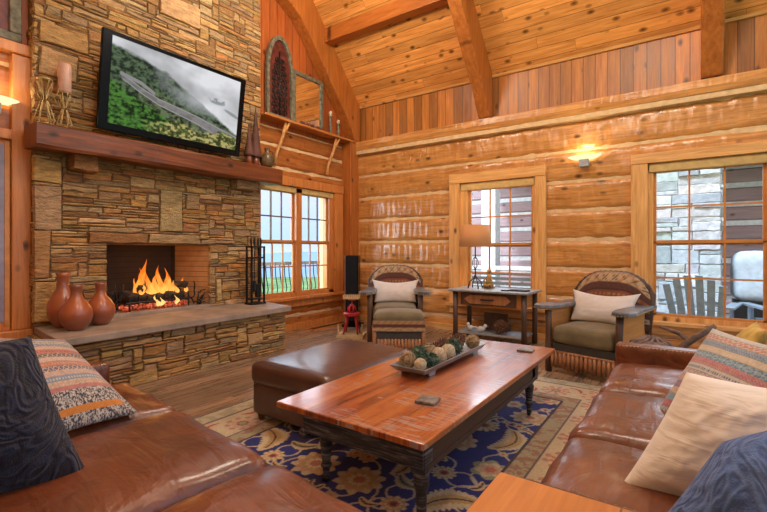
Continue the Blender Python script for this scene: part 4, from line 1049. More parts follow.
# ------------------------------------------------------------------ sofas (local: seat front towards -y, width along x)
def sofa(name, lab, loc, rz, xs, fy, d, ax0, ax1, tear, armh=.60, armfront=0.):
    """xs cushion edges along x; fy front; seat depth d; arms ax0=(x0,x1) etc"""
    s = thing(name, lab, 'sofa', loc, rz); L0, L1 = ax0[0], ax1[1]; by = fy+d
    w = (L1-L0)/2; cx_ = (L0+L1)/2
    part_rbox('sofa_base', M['leather'], s, (0, 0, 0), w-.02, d/2+.10, .11, .03, (cx_, fy+.04+d/2+.10, .21), n=14)
    for k in range(len(xs)-1):
        x0, x1 = xs[k], xs[k+1]
        c = part_rbox('seat_cushion', M['leather'], s, (0, 0, 0), (x1-x0)/2-.004, d/2, .085, .055, ((x0+x1)/2, fy+d/2, .385), n=26, bulge=.035, amp=.012, fr=5, seed=k*3+1, pow_=4)
        bk = part_rbox('back_cushion', M['leather'], s, (0, 0, 0), (x1-x0)/2-.006, .08, .19, .06, ((x0+x1)/2, by+.09, .64), n=16, amp=.01)
        bk.rotation_euler = (R(0), 0, 0)
    part_rbox('backrest', M['leather'], s, (0, 0, 0), w-.0, .06, .34, .05, (cx_, by+.23, .48), n=14)
    for (a0, a1) in (ax0, ax1):
        arm = part_rbox('arm', M['leather'], s, (0, 0, 0), (a1-a0)/2, (by+.16-fy-armfront)/2, (armh-.12)/2, .03, ((a0+a1)/2, (fy+armfront+by+.16)/2, .12+(armh-.12)/2), n=12)
        mb = MB()
        for xx in (a0+.008, a1-.008):
            for k in range(int((by-fy-armfront-.03)/.022)): mb.ball((xx, fy+armfront+.03+k*.022, armh-.012), .0055, 6)
            mb.build('nailhead_row', M['bronze'], arm); mb = MB()
    for x in (L0+.08, L1-.08):
        for y in (fy+.12, by+.15): MB().lathe([(.022, .014), (.032, .10)], (x, y, 0), 12).build('foot', M['darkwood'], s)
    return s
# near left sofa: faces the window wall (rotated half a turn), slightly askew
# local x = -world x, local y = -world y
def lw(x, y, z=0):   # left sofa local -> world
    a = R(180-6.3); return (-1.80+x*math.cos(a)-y*math.sin(a), 1.165+x*math.sin(a)+y*math.cos(a), z)
sofa('leather_sofa', 'brown leather sofa at the lower left with navy and striped cushions', (-1.80, 1.165, 0), R(180-6.3), [-1.28, -.53, .245, .93], 0, .88, (-1.37, -1.285), (.94, 1.06), .1, .60, .10)
# right sofa: faces the fireplace: local -y -> world -x : rotate -90 deg ; local x -> world -y
def rw(x, y): return (-.43+y, 2.35-x)
sofa('leather_sofa', 'brown leather sofa along the right side with cream cushion', (-.43, 2.35, 0), R(-90), [-1.06, -.345, .375, 1.07], 0, .80, (-1.20, -1.068), (1.075, 1.185), 0, .60, .0)

# cushions on the sofas
def kilim(cols, k, fine=22., zig=5.):
    cols = [np.array(c) for c in cols]
    def f(u, v):
        t_ = (v*.5+.5)*k; i = np.floor(t_).astype(int) % len(cols); out = np.array([cols[j] for j in i]); fr_ = t_-np.floor(t_)
        alt = np.array([cols[(j+2) % len(cols)] for j in i]); alt2 = np.array([cols[(j+4) % len(cols)] for j in i])
        par = (np.floor(t_).astype(int) % 3)
        dia = np.abs(((u*zig) % 1)-.5)*2; m1 = (np.abs(dia-np.abs(fr_-.5)*2) < .22) & (par == 0)
        m2 = (((u*fine/2) % 1) < .5) & (np.abs(fr_-.5) < .2) & (par == 1)
        m3 = (((u*fine) % 1+(v*fine) % 1) % 1 < .5) & (par == 2)
        m4 = (np.abs(dia-np.abs(fr_-.5)*2) < .1) & (par == 0) & (dia < .4)
        out[m1] = alt[m1]; out[m2] = alt2[m2]; out[m3] = out[m3]*.45+alt[m3]*.55; out[m4] = alt2[m4]
        out[np.abs(fr_-.0) < .08] = cols[0]*.5
        return out
    return f
def pl(name, lab, mat, BL, BR, TR, TL, **k):
    o_ = tuple(sum(p[i] for p in (BL, BR, TR, TL))/4 for i in range(3))
    o = pillow(name, mat, BL, BR, TR, TL, off=o_, **k); o.location = o_; return tag(o, lab, 'cushion')
SC = [(.56, .46, .36), (.10, .12, .18), (.56, .20, .12), (.58, .52, .44), (.09, .09, .11), (.56, .16, .10), (.52, .36, .24), (.22, .28, .36)]
def sc_col(u, v):
    k = kilim(SC, 19, 34, 10)(u, v); k *= (.85+.3*fbm(u*20+9, v*20, 3))[:, None]
    sp = (vnoise(u*60+200, v*60+200, 5) > .5)
    low_ = v < -.45; k[low_] = np.where(sp[:, None], np.array((.55, .50, .44)), np.array((.05, .05, .07)))[low_]
    k[(np.abs(v+.78) < .055) & (u < .8)] = (.60, .22, .04)
    return k
pl('striped_cushion', 'kilim striped cushion leaning at the far end of the left sofa', M['cloth'], PAT0, PAT1, PAT2, PAT3, T=.085, n=150, colf=sc_col, amp=.004)
pl('navy_cushion', 'dark navy quilted cushion at the lower left of the left sofa', M['navy'], NV0, NV1, NV2, NV3, T=.12, n=50, amp=.012)
pl('cream_cushion', 'cream silk cushion standing on the right sofa', M['cream'], CR0, CR1, CR2, CR3, T=.085, n=60, amp=.010, fr=9)
pl('blue_knit_cushion', 'blue knitted cushion in the lower right corner on the right sofa', M['blue'], BL0, BL1, BL2, BL3, T=.10, n=50, amp=.01)
PC = [(.58, .56, .52), (.46, .14, .22), (.26, .42, .52), (.58, .50, .36), (.12, .20, .34), (.52, .22, .12), (.50, .54, .54)]
pl('patterned_cushion', 'multicoloured diamond patterned cushion behind the cream one', M['cloth'], KP0, KP1, KP2, KP3, T=.08, n=120, colf=kilim(PC, 14, 40, 9), amp=.004)
pl('yellow_cushion', 'yellow cushion at the far end of the right sofa', M['yellow'], YP0, YP1, YP2, YP3, T=.07, n=30)

# ------------------------------------------------------------------ armchairs
KC = [(.10, .03, .018), (.34, .17, .07), (.05, .022, .016), (.42, .30, .17), (.20, .06, .03)]
def kil_arch(u, v):
    f = fbm(u*5+9, v*5, 3); k = kilim([KC[0], KC[3], KC[2], KC[1], KC[4]], 7, 16, 4)(u, v)
    return k*(.7+.6*f)[:, None]
def armchair(lab, loc, rz, plab):
    t_ = thing('lodge_armchair', lab, 'armchair', loc, rz, 'rustic armchairs')
    hw = .36
    part_rbox('seat_cushion', M['suede'], t_, (0, 0, 0), .30, .34, .085, .05, (0, -.06, .385), n=14, bulge=.03, amp=.006)
    MB().box(-.31, .31, -.375, .28, .20, .30).build('seat_rail', M['suede_dk'], t_, bevel=.01)
    mb = MB()
    for k in range(15):
        x = -.30+k*.6/14; mb.tube([(x, -.385, .055), (x+.002, -.388, .13), (x, -.385, .215)], [.017, .020, .018], 7)
    mb.tube([(-.31, -.39, .215), (.31, -.39, .215)], .014, 6)
    mb.build('slat_apron', M['slatw'], t_, smooth=True)
    for sx in (-1, 1):
        for (y, top) in ((-.38, .63), (.34, .66)):
            mb = MB(); mb.tube([(sx*.345, y, .002), (sx*.35, y, .2), (sx*.345, y, .45), (sx*.35, y, top)], [.034, .030, .032, .034], 10); mb.build('leg', M['darkwood'], t_, smooth=True)
        MB().box(min(sx*.33, sx*.348), max(sx*.33, sx*.348), -.35, .31, .16, .625).build('side_panel', M['oakpanel'], t_)
        # broad flat arm, wider at the front
        pts = [(.27, .40), (.27, -.30), (.30, -.44), (.38, -.50), (.46, -.47), (.49, -.38), (.45, -.1), (.41, .40)]
        mb = MB(); mb.prism([(sx*a, b) for a, b in pts], 'z', .645, .69); arm = mb.build('arm', M['arm_pad'], t_, bevel=.014, bseg=3)
        mb = MB()
        for (a, b), (c, d) in zip(pts[1:], pts[2:]):
            L = math.hypot(c-a, d-b); 
            for q in range(int(L/.028)): f = q*.028/L; mb.ball((sx*(a+(c-a)*f), b+(d-b)*f, .655), .007, 6)
            mb.build('nailhead_row', M['bronze'], arm); mb = MB()
    # upholstered arched back
    def arch(w, h, zb_, n=18):
        pts = [(-w, zb_)]
        for i in range(n+1):
            a = PI-PI*i/n; c, s_ = math.cos(a), math.sin(a)
            pts.append((w*math.copysign(abs(c)**.62, c), zb_+(h-zb_)*(.50+.50*abs(s_)**.8)))
        pts.append((w, zb_)); return pts
    out_ = arch(.39, 1.0, .40); tilt = .16
    vs = []; cs = []; fs = []; n = 46; m = 40
    zb_ = .44
    for j in range(m+1):
        for i in range(n+1):
            u = i/n*2-1; v = j/m; zt_ = .97-.21*abs(u)**3.2; x = .355*u; z = zb_+(zt_-zb_)*v
            bul = .05*(max(0, 1-u**4)*max(0, 1-(2*v-1)**4))**.5
            ch = .012*math.cos(u*9) if False else 0
            vs.append((x, .30-bul+ch+(z-.45)*tilt-.03*(1-abs(u)), z)); cs.append((u, v*2-1))
    for j in range(m):
        for i in range(n): a = j*(n+1)+i; fs.append((a, a+1, a+n+2, a+n+1))
    mb = MB(); mb.v = [Vector(p) for p in vs]; mb.f = fs; mb.mi = [0]*len(fs); arr = np.array(cs); mb.c = [tuple(x) for x in kil_arch(arr[:, 0], arr[:, 1])]
    bk = mb.build('backrest', M['cloth'], t_, smooth=True, fix=False); bk.modifiers.new('s', 'SOLIDIFY').thickness = -.06
    pts = [(-.37, .27+(.40-.45)*tilt, .40)]
    for i in range(31):
        u = i/30*2-1; zt_ = .998-.20*abs(u)**3.2; pts.append((.388*u*(1+.02*(1-abs(u))), .305+(zt_-.45)*tilt-.035, zt_))
    pts.append((.37, .27+(.40-.45)*tilt, .40))
    mb = MB(); mb.tube(pts, [.027+.006*(i % 2) for i in range(len(pts))], 8); mb.build('twig_rim', M['darkwood'], t_, smooth=True)
    mb = MB()
    for a, b in zip(pts[1:-1], pts[2:-1]):
        mb.ball(((a[0]+b[0])/2*.97, a[1]-.03, (a[2]+b[2])/2-.012), .012, 6)
    mb.build('bead_trim', M['darkwood'], t_)
    # pillow
    ca, sa = math.cos(rz), math.sin(rz)
    W_ = lambda x, y, z: (loc[0]+x*ca-y*sa, loc[1]+x*sa+y*ca, z)
    o = pl('lumbar_cushion', plab, M['white_cloth'], W_(-.31, .0, .49), (W_(.31, .0, .49)), W_(.345, .15, .815), W_(-.345, .15, .815), T=.075, n=34, pinch=.09, sag=.035)
    o['group'] = 'white lumbar cushions on the armchairs'
    return t_
armchair('rustic armchair in the corner beside the red stool, footstool before it', (-3.49, 5.27, 0), R(33), 'white lumbar cushion on the corner armchair')
armchair('rustic armchair with nailed arms beside the right window', (-.77, 4.97, 0), R(-14.5), 'white lumbar cushion on the armchair near the right window')
fs_ = thing('footstool', 'patterned footstool with slatted front before the corner armchair', 'footstool', (-2.90, 4.46, 0), R(33))
part_rbox('footstool_cushion', M['suede'], fs_, (0, 0, 0), .30, .22, .06, .045, (0, 0, .44), n=12, bulge=.035)
n = 90; m = 10; vs = []; cs = []
ring_ = [(-.30, -.22), (.30, -.22), (.30, .22), (-.30, .22)]
per = []
for k in range(4):
    a, b = ring_[k], ring_[(k+1) % 4]
    for q in range(24): f = q/24; per.append((a[0]+(b[0]-a[0])*f, a[1]+(b[1]-a[1])*f))
n = len(per); fs2 = []
for j in range(m+1):
    for i, (x, y) in enumerate(per): vs.append(Vector((x*1.02, y*1.03, .30+.13*j/m))); cs.append(((i/24) % 2-1, j/m*2-1))
for j in range(m):
    for i in range(n): fs2.append((j*n+i, j*n+(i+1) % n, (j+1)*n+(i+1) % n, (j+1)*n+i))
mb = MB(); mb.v = vs; mb.f = fs2; mb.mi = [0]*len(fs2); arr = np.array(cs); mb.c = [tuple(x) for x in kilim([KC[3], KC[0], KC[1], KC[2]], 3, 16, 5)(arr[:, 0], arr[:, 1])]
mb.build('patterned_band', M['cloth'], fs_)
MB().box(-.29, .29, -.21, .21, .20, .32).build('seat_rail', M['suede_dk'], fs_, bevel=.008)
for sx in (-1, 1):
    for y in (-.19, .19): MB().tube([(sx*.28, y, .002), (sx*.285, y, .36)], .028, 8).build('leg', M['slatw'], fs_, smooth=True)
mb = MB()
for k in range(13): x = -.24+k*.04; mb.tube([(x, -.215, .06), (x, -.215, .21)], .016, 6)
mb.build('slat_apron', M['slatw'], fs_, smooth=True)

# ------------------------------------------------------------------ lamp table
LO = (-2.17, 5.70, 0); lt = thing('hickory_side_table', 'rustic side table with one drawer under the left window', 'side table', LO)
MB(LO).box(-2.72, -1.62, 5.40, 6.01, .69, .72).build('table_top', M['galv'], lt, bevel=.008)
MB(LO).box(-2.62, -1.72, 5.50, 5.95, .50, .69).build('table_case', M['oakpanel'], lt)
dr = MB(LO).box(-2.56, -1.80, 5.475, 5.50, .515, .675).build('drawer', M['darkwood'], lt, bevel=.004)
mb = MB(LO); mb.prism([(-2.50, .595), (-2.42, .65), (-1.94, .65), (-1.86, .595), (-1.94, .535), (-2.42, .535)], 'y', 5.462, 5.475); mb.build('bark_panel', M['slatw'], dr)
MB(LO).tube([(-2.27, 5.462, .60), (-2.25, 5.435, .595), (-2.11, 5.435, .595), (-2.09, 5.462, .60)], .010, 8).build('drawer_handle', M['iron'], dr, smooth=True)
for x in (-2.64, -1.70):
    for y in (5.48, 5.94): MB(LO).tube([(x, y, .002), (x+.004, y, .3), (x, y, .689)], [.036, .032, .036], 10).build('leg', M['darkwood'], lt, smooth=True)
MB(LO).box(-2.62, -1.72, 5.48, 5.94, .12, .145).build('low_shelf', M['galv'], lt, bevel=.005)
lm = thing('table_lamp', 'wrought iron table lamp with linen drum shade', 'lamp', (-2.45, 5.72, .721)); LZ = .721
mb = MB()
for k in range(4):
    a = PI/4+k*PI/2; c, s_ = math.cos(a), math.sin(a)
    mb.tube([(c*.10, s_*.10, 0), (c*.105, s_*.105, .012), (c*.08, s_*.08, .09), (c*.03, s_*.03, .13), (0, 0, .17)], [.012, .009, .008, .008, .008], 6)
    mb.tube([(0, 0, .26), (c*.035, s_*.035, .31), (c*.045, s_*.045, .35), (c*.03, s_*.03, .40), (0, 0, .44)], .005, 6)
mb.tube([(0, 0, .15), (0, 0, .27)], .009, 8); mb.tube([(0, 0, .43), (0, 0, .60)], .009, 8); mb.ball((0, 0, .26), .016, 8); mb.ball((0, 0, .17), .018, 8)
mb.tube([(0, 0, .6), (0, 0, .86)], .004, 6)
mb.build('lamp_base', M['iron'], lm, smooth=True)
o = MB().lathe([(.225, .575), (.19, .875)], n=40); o.f = [f for f in o.f if len(f) == 4]; o.mi = [0]*len(o.f)
o = o.build('lamp_shade', M['lampshade'], lm, smooth=True, fix=False); o.modifiers.new('s', 'SOLIDIFY').thickness = .004
fg = thing('gilt_figurine', 'small gilt seated figurine on the table behind the lamp', 'figurine', (-2.28, 5.80, .721))
MB().box(-.07, .07, -.05, .05, 0, .025).build('plinth', M['bronze'], fg, bevel=.005)
mb = MB(); mb.lathe([(.055, .025), (.06, .05), (.045, .10), (.035, .15), (.028, .185), (.012, .20)], n=14); mb.ball((0, 0, .232), .032, 12, .1); mb.tube([(-.04, -.02, .14), (-.06, -.05, .10), (-.02, -.07, .08)], .013, 6); mb.tube([(.04, -.02, .14), (.06, -.05, .10), (.02, -.07, .08)], .013, 6); mb.tube([(-.05, 0, .04), (-.04, -.08, .045), (.03, -.085, .04)], .02, 8); mb.tube([(.05, 0, .04), (.04, -.08, .045)], .02, 8)
mb.build('seated_body', M['bronze'], fg, smooth=True)
o = MB().box(-.12, .12, -.07, .07, 0, .018).build('dark_book', M['iron'], bevel=.004); o.location = (-1.80, 5.60, .721); tag(o, 'thin dark book lying at the right end of the side table', 'book')
MB().box(-.115, .118, -.066, .066, .004, .014).build('pages', M['candle'], o)
o = MB().box(-.045, .045, -.02, .02, 0, .014).build('remote_control', M['black'], bevel=.003); o.location = (-1.95, 5.50, .721); tag(o, 'small black remote near the front edge of the side table', 'remote')
bx = thing('slate_box', 'dark open box standing on the low shelf of the side table', 'box', (-2.18, 5.80, .146))
MB().box(-.17, .17, -.02, .02, 0, .24).build('box_front', M['darkwood'], bx, bevel=.01)
MB().box(-.17, .17, .021, .1, 0, .10).build('box_body', M['darkwood'], bx)
def bird(x, y, rz, lab):
    b = thing('white_bird', lab, 'figurine', (x, y, .146), rz, 'white ceramic birds on the low shelf'); mb = MB()
    mb.ball((0, 0, .045), .045, 12, sq=(1.35, .8, .8)); mb.ball((.055, 0, .085), .026, 10); mb.tube([(.078, 0, .085), (.10, 0, .08)], [.008, .002], 6); mb.tube([(-.04, 0, .05), (-.10, 0, .07)], [.02, .008], 6)
    mb.build('bird_body', M['bird'], b, smooth=True)
bird(-2.45, 5.56, 2.6, 'white ceramic bird at the left of the low shelf'); bird(-2.30, 5.56, .4, 'white ceramic bird beside the big pinecone')
o = MB((0, 0, 0)); r0 = .095
o.ball((0, 0, r0), r0*.82, 14)
for i in range(90):
    th = math.acos(1-2*(i+.5)/90); ph = i*2.399963; d = Vector((math.sin(th)*math.cos(ph), math.sin(th)*math.sin(ph), math.cos(th)))
    if d.z < -.8: continue
    c = Vector((0, 0, r0))+d*r0*.75; o.tube([c, c+d*r0*.3], [.017, .007], 5)
o = o.build('big_pinecone', M['cone']); o.location = (-2.03, 5.58, .146); tag(o, 'large round pinecone on the low shelf of the side table', 'pinecone')

# ------------------------------------------------------------------ corner: speaker, red stool
spk = thing('floor_speaker', 'slim black floor standing loudspeaker in the corner', 'speaker', (-4.56, 5.62, 0), R(30))
MB().box(-.105, .105, -.12, .14, .03, 1.16).build('cabinet', M['black'], spk, bevel=.006); MB().box(-.095, .095, -.135, -.122, .10, 1.15).build('front_cloth', M['grille'], spk, bevel=.004)
MB().box(-.112, -.106, -.125, .14, .05, 1.16).build('edge_trim', M['galv'], spk)
MB().box(-.16, .16, -.15, .17, .002, .03).build('plinth', M['black'], spk, bevel=.006)
SO2 = (-4.0, 4.95, 0); st = thing('red_stool', 'small red painted stool in the corner', 'stool', (-4.02, 4.93, 0), R(30))
MB().lathe([(.12, .30), (.125, .31), (.125, .335), (.11, .345), (0, .345)], n=24).build('seat', M['redpaint'], st)
for k in range(4):
    a = PI/4+k*PI/2; c, s_ = math.cos(a), math.sin(a)
    MB().tube([(c*.145, s_*.145, .045), (c*.075, s_*.075, .31)], [.013, .015], 8).build('leg', M['redpaint'], st, smooth=True)
mb = MB()
for k in range(6):
    a = k*PI/3; mb.tube([(math.cos(a)*.06, math.sin(a)*.06, .34), (math.cos(a)*.05, math.sin(a)*.05, .42), (0, 0, .47), (0, 0, .53)], .012, 6)
mb.lathe([(.05, .52), (.06, .535), (0, .54)], n=12); mb.build('turned_post', M['redpaint'], st, smooth=True)
fr = thing('pale_floor_frame', 'pale wooden slatted base under the red stool', 'stand', (-4.02, 4.93, 0), R(30)); mb = MB()
for s_ in (-1, 1): mb.box(-.19, .19, s_*.17-.015, s_*.17+.015, .002, .04); mb.box(s_*.175-.015, s_*.175+.015, -.15, .15, .006, .04)
mb.box(-.16, .16, -.06, -.03, .01, .035); mb.box(-.16, .16, .03, .06, .01, .035); mb.box(-.18, -.16, -.16, -.14, .04, .2); mb.box(.16, .18, -.16, -.14, .04, .2)
mb.build('slats', M['palewood'], fr)
cr = thing('toy_crate', 'tiny slatted wooden crate on the red stool', 'crate', (-4.02, 4.93, .541), R(30)); mb = MB()
mb.box(-.12, .12, -.06, .06, 0, .015)
for k in range(8): mb.box(-.12+k*.031, -.105+k*.031, -.065, -.055, 0, .06); mb.box(-.12+k*.031, -.105+k*.031, .055, .065, 0, .06)
mb.build('crate_slats', M['palewood'], cr)
vt = thing('floor_vent', 'wooden floor register under the fireplace side window', 'floor vent', (-4.85, 5.35, .001)); mb = MB()
mb.box(-.10, .10, -.45, -.43, 0, .02); mb.box(-.10, .10, .43, .45, 0, .02); mb.box(-.10, -.07, -.43, .43, 0, .02); mb.box(.07, .10, -.43, .43, 0, .02)
mb.build('vent_frame', M['case_f'], vt); mb = MB()
for k in range(20): mb.box(-.069, .069, -.42+k*.043, -.405+k*.043, 0, .012)
mb.build('vent_slats', M['darkwood'], vt)

# behind the right sofa arm
tb = thing('wicker_creel', 'lidded grey wicker basket on the floor behind the right sofa arm', 'basket', (-.25, 4.02, 0)); mb = MB()
mb.lathe([(.13, .002), (.16, .05), (.18, .25), (.17, .42), (.16, .45)], n=22); mb.build('basket_body', M['wicker'], tb, smooth=True)
mb = MB(); mb.lathe([(.168, .451), (.15, .50), (.10, .54), (0, .555)], n=22)
for k in range(12):
    a = k*PI/6; mb.tube([(math.cos(a)*.168, math.sin(a)*.168, .452), (math.cos(a+.5)*.14, math.sin(a+.5)*.14, .515), (math.cos(a+1)*.04, math.sin(a+1)*.04, .562)], .014, 6)
mb.build('twisted_lid', M['bark'], tb, smooth=True)
dw = thing('driftwood_branch', 'long driftwood stick leaning behind the right sofa arm', 'branch', (0, 4.45, 0)); mb = MB()
mb.tube([(-.24, .14, .005), (-.14, .04, .34), (.0, .0, .49), (.17, .0, .635)], [.028, .032, .028, .020], 10); mb.build('main_stem', M['bark'], dw, smooth=True)
MB().tube([(.0, .0, .49), (-.08, .10, .53), (-.22, .2, .56)], [.02, .018, .012], 8).build('side_stem', M['bark'], dw, smooth=True)

# ------------------------------------------------------------------ near side table
EO = (-.13, .85, 0); et = thing('oak_end_table', 'oak end table at the bottom of the view between the sofas', 'end table', EO)
MB(EO).box(-.424, .17, .56, 1.155, .615, .65).build('table_top', M['endtop'], et, bevel=.008, bseg=3)
MB(EO).box(-.39, .135, .60, 1.12, .54, .614).build('apron', M['endtop'], et)
for x in (-.37, .115):
    for y in (.62, 1.10): MB(EO).box(x-.02, x+.02, y-.02, y+.02, .014, .54).build('leg', M['endtop'], et, bevel=.004)
coaster(-.165, .985, .651, .05, 'dark slate coaster on the oak end table')

# ------------------------------------------------------------------ outside
struct(MB().box(-60, 60, -30, 90, -3.2, -3.0).build('ground_lawn', M['grass']), 'green lawn seen beyond the railing', 'ground')
mb = MB(); n = 60; vs = []; fs = []
for i in range(n+1):
    a = R(60)+R(110)*i/n; h = .2+1.4*fbm(np.array([i*.25]), np.array([.5]), 3)[0]
    for (rad, z) in ((70, -3), (74, h), (80, -3)): vs.append((rad*math.cos(a), rad*math.sin(a), z))
for i in range(n):
    for k in range(2): a = i*3+k; fs.append((a, a+1, a+4, a+3))
struct(mb.add(vs, fs).build('terrain_ridge', M['hill'], smooth=True), 'hazy blue ridge on the horizon', 'ridge')
struct(MB().box(-7.3, XF-.26, 1.0, 9.5, -.25, -.1).box(XF-.26, 5, YB+.26, 11.5, -.25, -.1).build('deck_floor', M['deck']), 'grey boarded porch deck outside the windows', 'deck')
rl = thing('deck_railing', 'dark deck railing with curved balusters beyond the fireplace side window', 'railing', (-7.1, 6.0, -.1)); RO_ = (-7.1, 6.0, -.1)
MB(RO_).box(-7.16, -7.04, 2.0, 9.4, .93, 1.0).build('top_rail', M['deck'], rl); MB(RO_).box(-7.13, -7.07, 2.0, 9.4, .02, .07).build('bottom_rail', M['deck'], rl)
mb = MB(RO_)
for k in range(60):
    y = 2.05+k*.125; mb.tube([(-7.1, y, .05), (-7.06, y, .25), (-7.02, y, .45), (-7.08, y, .7), (-7.1, y, .94)], .011, 5)
o = mb.build('balusters', M['iron'], rl)
for y in (3.5, 5.6, 7.7): MB(RO_).box(-7.16, -7.04, y-.06, y+.06, -.09, 1.08).build('rail_post', M['deck'], rl)
# log cabin wall across the porch
mb = MB(); mb.box(-6.5, 5.5, 11.0, 11.2, -.1, 3.2); cw = mb.build('wall_cabin_far', M['extwhite']); struct(cw, 'red brown log wall with white chinking across the porch', 'wall')
mb = MB()
for k in range(9): z = -.05+k*.37; mb.prism([(10.99, z+.03), (10.93, z+.06), (10.93, z+.27), (10.99, z+.30)], 'x', -6.5, 5.5)
mb.build('log_course', M['extlog'], cw)
o = MB().prism([(9.6, 2.75), (11.5, 3.4), (11.5, 3.6), (9.6, 2.95)], 'x', -4.2, 5.5).build('roof_eave', M['deck']); struct(o, 'dark porch roof edge over the cabin wall', 'roof')
pr_ = thing('stone_pier', 'pale stone porch pier filling the left of the right window', 'pier', (0, 8.9, -.1)); mb = MB((0, 8.9, -.1))
EP = [(.52, .60, .66), (.46, .54, .60), (.60, .66, .70), (.42, .49, .57), (.54, .57, .58)]
ledgestone(mb, 8.65, 'x', -.62, .40, -.1, 3.2, sgn=-1, cz=.075, ca=.09, big=(3, 8), prot=.05, pal=EP)
ledgestone(mb, -.6, 'y', 8.67, 9.2, -.1, 3.2, sgn=-1, cz=.075, ca=.09, big=(2, 4), prot=.03, pal=EP)
ledgestone(mb, .40, 'y', 8.67, 9.2, -.1, 3.2, sgn=1, cz=.075, ca=.09, big=(2, 4), prot=.03, pal=EP); mb.col = None
pp = mb.build('stone_face', M['extstone'], pr_); MB((0, 8.9, -.1)).box(-.58, .39, 8.66, 9.18, -.1, 3.2).build('pier_core', M['extwhite'], pr_)
o = MB().box(-3.72, -3.40, 9.0, 9.3, -.1, 2.9).build('column_porch', M['extwhite'], bevel=.01); struct(o, 'white square porch column seen in the left window', 'column')
dk = thing('porch_railing', 'grey porch railing with a pale top rail outside the left window', 'railing', (-2.5, 8.4, -.1)); DO = (-2.5, 8.4, -.1)
MB(DO).box(-4.6, -1.2, 8.36, 8.48, .86, .93).build('top_rail', M['extwhite'], dk); MB(DO).box(-4.6, -1.2, 8.38, 8.46, .05, .10).build('bottom_rail', M['deck'], dk)
mb = MB(DO)
for k in range(7): mb.box(-4.6, -1.2, 8.40, 8.44, .18+k*.095, .24+k*.095)
mb.build('rail_boards', M['deck'], dk)
def adirondack(x, y, rz, lab):
    a = thing('adirondack_chair', lab, 'chair', (x, y, -.1), rz, 'slatted porch chairs outside')
    for k in range(6):
        q = -.25+k*.1; o = MB().box(q-.042, q+.042, -.01, .01, 0, .78-.03*abs(k-2.5)**1.5).build('back_slat', M['chairblue'], a); o.location = (0, .22, .30); o.rotation_euler = (R(-22), R((k-2.5)*2.5), 0)
    for k in range(5): o = MB().box(-.27, .27, -.04, .04, 0, .02).build('seat_slat', M['chairblue'], a); o.location = (0, -.28+k*.11, .38-k*.03)
    for s_ in (-1, 1):
        MB().box(s_*.36-.06, s_*.36+.06, -.40, .40, .58, .605).build('arm', M['chairblue'], a); MB().box(s_*.31-.02, s_*.31+.02, -.36, -.27, .002, .58).build('leg', M['chairblue'], a)
        MB().prism([(-.34, .30), (-.34, .38), (.55, .10), (.55, .02)], 'x', s_*.285-.012, s_*.285+.012).build('side_rail', M['chairblue'], a)
adirondack(.12, 7.6, R(170), 'blue grey slatted porch chair outside the right window, nearer the pier')
adirondack(1.08, 7.78, R(195), 'blue grey slatted porch chair at the right edge of the right window')
gc = thing('covered_grill', 'pale blue covered grill on the porch behind the chairs', 'grill', (.95, 9.1, -.1)); part_rbox('fabric_cover', M['cover'], gc, (0, 0, 0), .40, .28, .40, .16, (0, 0, .93), n=12, amp=.02)
MB().box(-.38, .38, -.25, .25, .002, .54).build('cart', M['iron'], gc)
pl_ = thing('porch_lantern', 'lit lantern on the cabin wall seen in the right window', 'lantern', (1.30, 10.9, 1.9)); MB().box(-.09, .09, -.09, .03, 0, .04).build('base', M['iron'], pl_)
MB().box(-.075, .075, -.075, .02, .041, .27).build('lantern_glass', M['glow'], pl_); MB().prism([(-.10, .272), (.10, .272), (0, .36)], 'y', -.09, .05).build('roof', M['iron'], pl_)
WORLD=1.0; CEIL_FILL=160; EXPO=0.0
WORLD=1.25; CEIL_FILL=140; EXPO=0.22; SUN=6; OUT_FILL=300

# ------------------------------------------------------------------ camera, light, world
cam = bpy.data.cameras.new('camera'); co = bpy.data.objects.new('camera', cam); C.objects.link(co)
co.location = (0, 0, 1.25); co.rotation_euler = (R(90), 0, R(35.05)); cam.sensor_width = 36; cam.lens = 36*437/767
cam.shift_y = -6/767; cam.clip_start = .02; cam.clip_end = 500
sc.camera = co
w = bpy.data.worlds.new('sky'); sc.world = w; w.use_nodes = True; T = w.node_tree; T.nodes.clear()
ou = T.nodes.new('ShaderNodeOutputWorld'); bg = T.nodes.new('ShaderNodeBackground'); tc = T.nodes.new('ShaderNodeTexCoord')
sx = T.nodes.new('ShaderNodeSeparateXYZ'); T.links.new(tc.outputs['Generated'], sx.inputs[0])
rp = T.nodes.new('ShaderNodeValToRGB'); e = rp.color_ramp.elements
e[0].position = 0; e[0].color = (.66, .76, .86, 1); e[1].position = .9; e[1].color = (.40, .55, .80, 1)
for p, c in ((.03, (.52, .70, .90, 1)), (.12, (.66, .74, .88, 1)), (.3, (.78, .78, .86, 1))):
    q = e.new(p); q.color = c
T.links.new(sx.outputs[2], rp.inputs[0]); T.links.new(rp.outputs[0], bg.inputs[0]); bg.inputs[1].default_value = WORLD; T.links.new(bg.outputs[0], ou.inputs[0])
def area(name, loc, size, e, col, rot=(0, 0, 0), sy=None):
    L = bpy.data.lights.new(name, 'AREA'); L.energy = e; L.color = col; L.size = size
    if sy: L.shape = 'RECTANGLE'; L.size_y = sy
    o = bpy.data.objects.new(name, L); C.objects.link(o); o.location = loc; o.rotation_euler = rot; return o
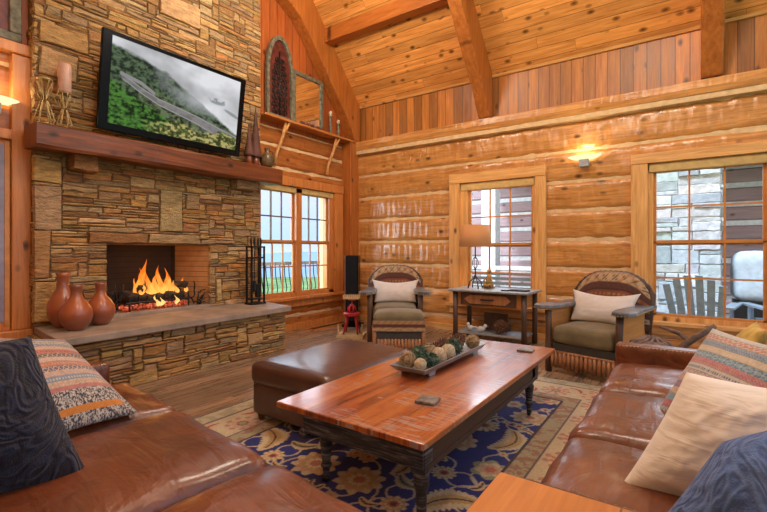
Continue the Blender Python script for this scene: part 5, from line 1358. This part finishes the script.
for k_, (x, y, e_) in enumerate(((-3.2, 3.4, CEIL_FILL), (-.4, 3.4, CEIL_FILL), (-1.4, 1.2, CEIL_FILL*.8))):
    L = bpy.data.lights.new('ceiling_lamp', 'POINT'); L.energy = e_; L.color = (1, .90, .75); L.shadow_soft_size = .35  # added warm fill point under the vault, no fixture in view
    o = bpy.data.objects.new('ceiling_lamp', L); C.objects.link(o); o.location = (x, y, 4.6)
L = bpy.data.lights.new('fire_light', 'POINT'); L.energy = 2.5; L.color = (1, .45, .12); L.shadow_soft_size = .12
o = bpy.data.objects.new('fire_light', L); C.objects.link(o); o.location = (-4.98, 2.62, 1.0)
L = bpy.data.lights.new('lamp_bulb', 'POINT'); L.energy = 7; L.color = (1, .62, .3); L.shadow_soft_size = .05
o = bpy.data.objects.new('lamp_bulb', L); C.objects.link(o); o.location = (-2.45, 5.72, 1.45)
S_ = bpy.data.lights.new('daylight_sun', 'SUN'); S_.energy = SUN; S_.color = (.80, .90, 1); S_.angle = R(8)
o = bpy.data.objects.new('daylight_sun', S_); C.objects.link(o); o.rotation_euler = Vector((.30, .45, -.85)).to_track_quat('-Z', 'Y').to_euler()
area('sky_daylight', (-1.0, 8.3, 3.3), 7, OUT_FILL, (.78, .89, 1), (R(-82), 0, 0), 1.3)  # added area lamp above the sight line, puts cool sheen on the leather
area('sky_daylight', (-7.6, 5.5, 3.6), 1.3, OUT_FILL, (.78, .89, 1), (0, R(-82), 0), 7)  # added area lamp, unseen outside the fireplace side window, same purpose
area('sky_daylight', (-9.5, -.6, 2.6), 5, OUT_FILL*2.2, (.95, .96, 1), (R(90), 0, R(-62)), 3)  # added lamp hidden behind the chimney, for grazing glare on the hewn logs
vs_ = sc.view_settings; vs_.view_transform = 'Standard'; vs_.look = 'None'; vs_.exposure = EXPO; vs_.gamma = 1; vs_.use_curve_mapping = False
sc.cycles.use_denoising = True; sc.cycles.max_bounces = 7; sc.cycles.transparent_max_bounces = 12; sc.cycles.sample_clamp_indirect = 4
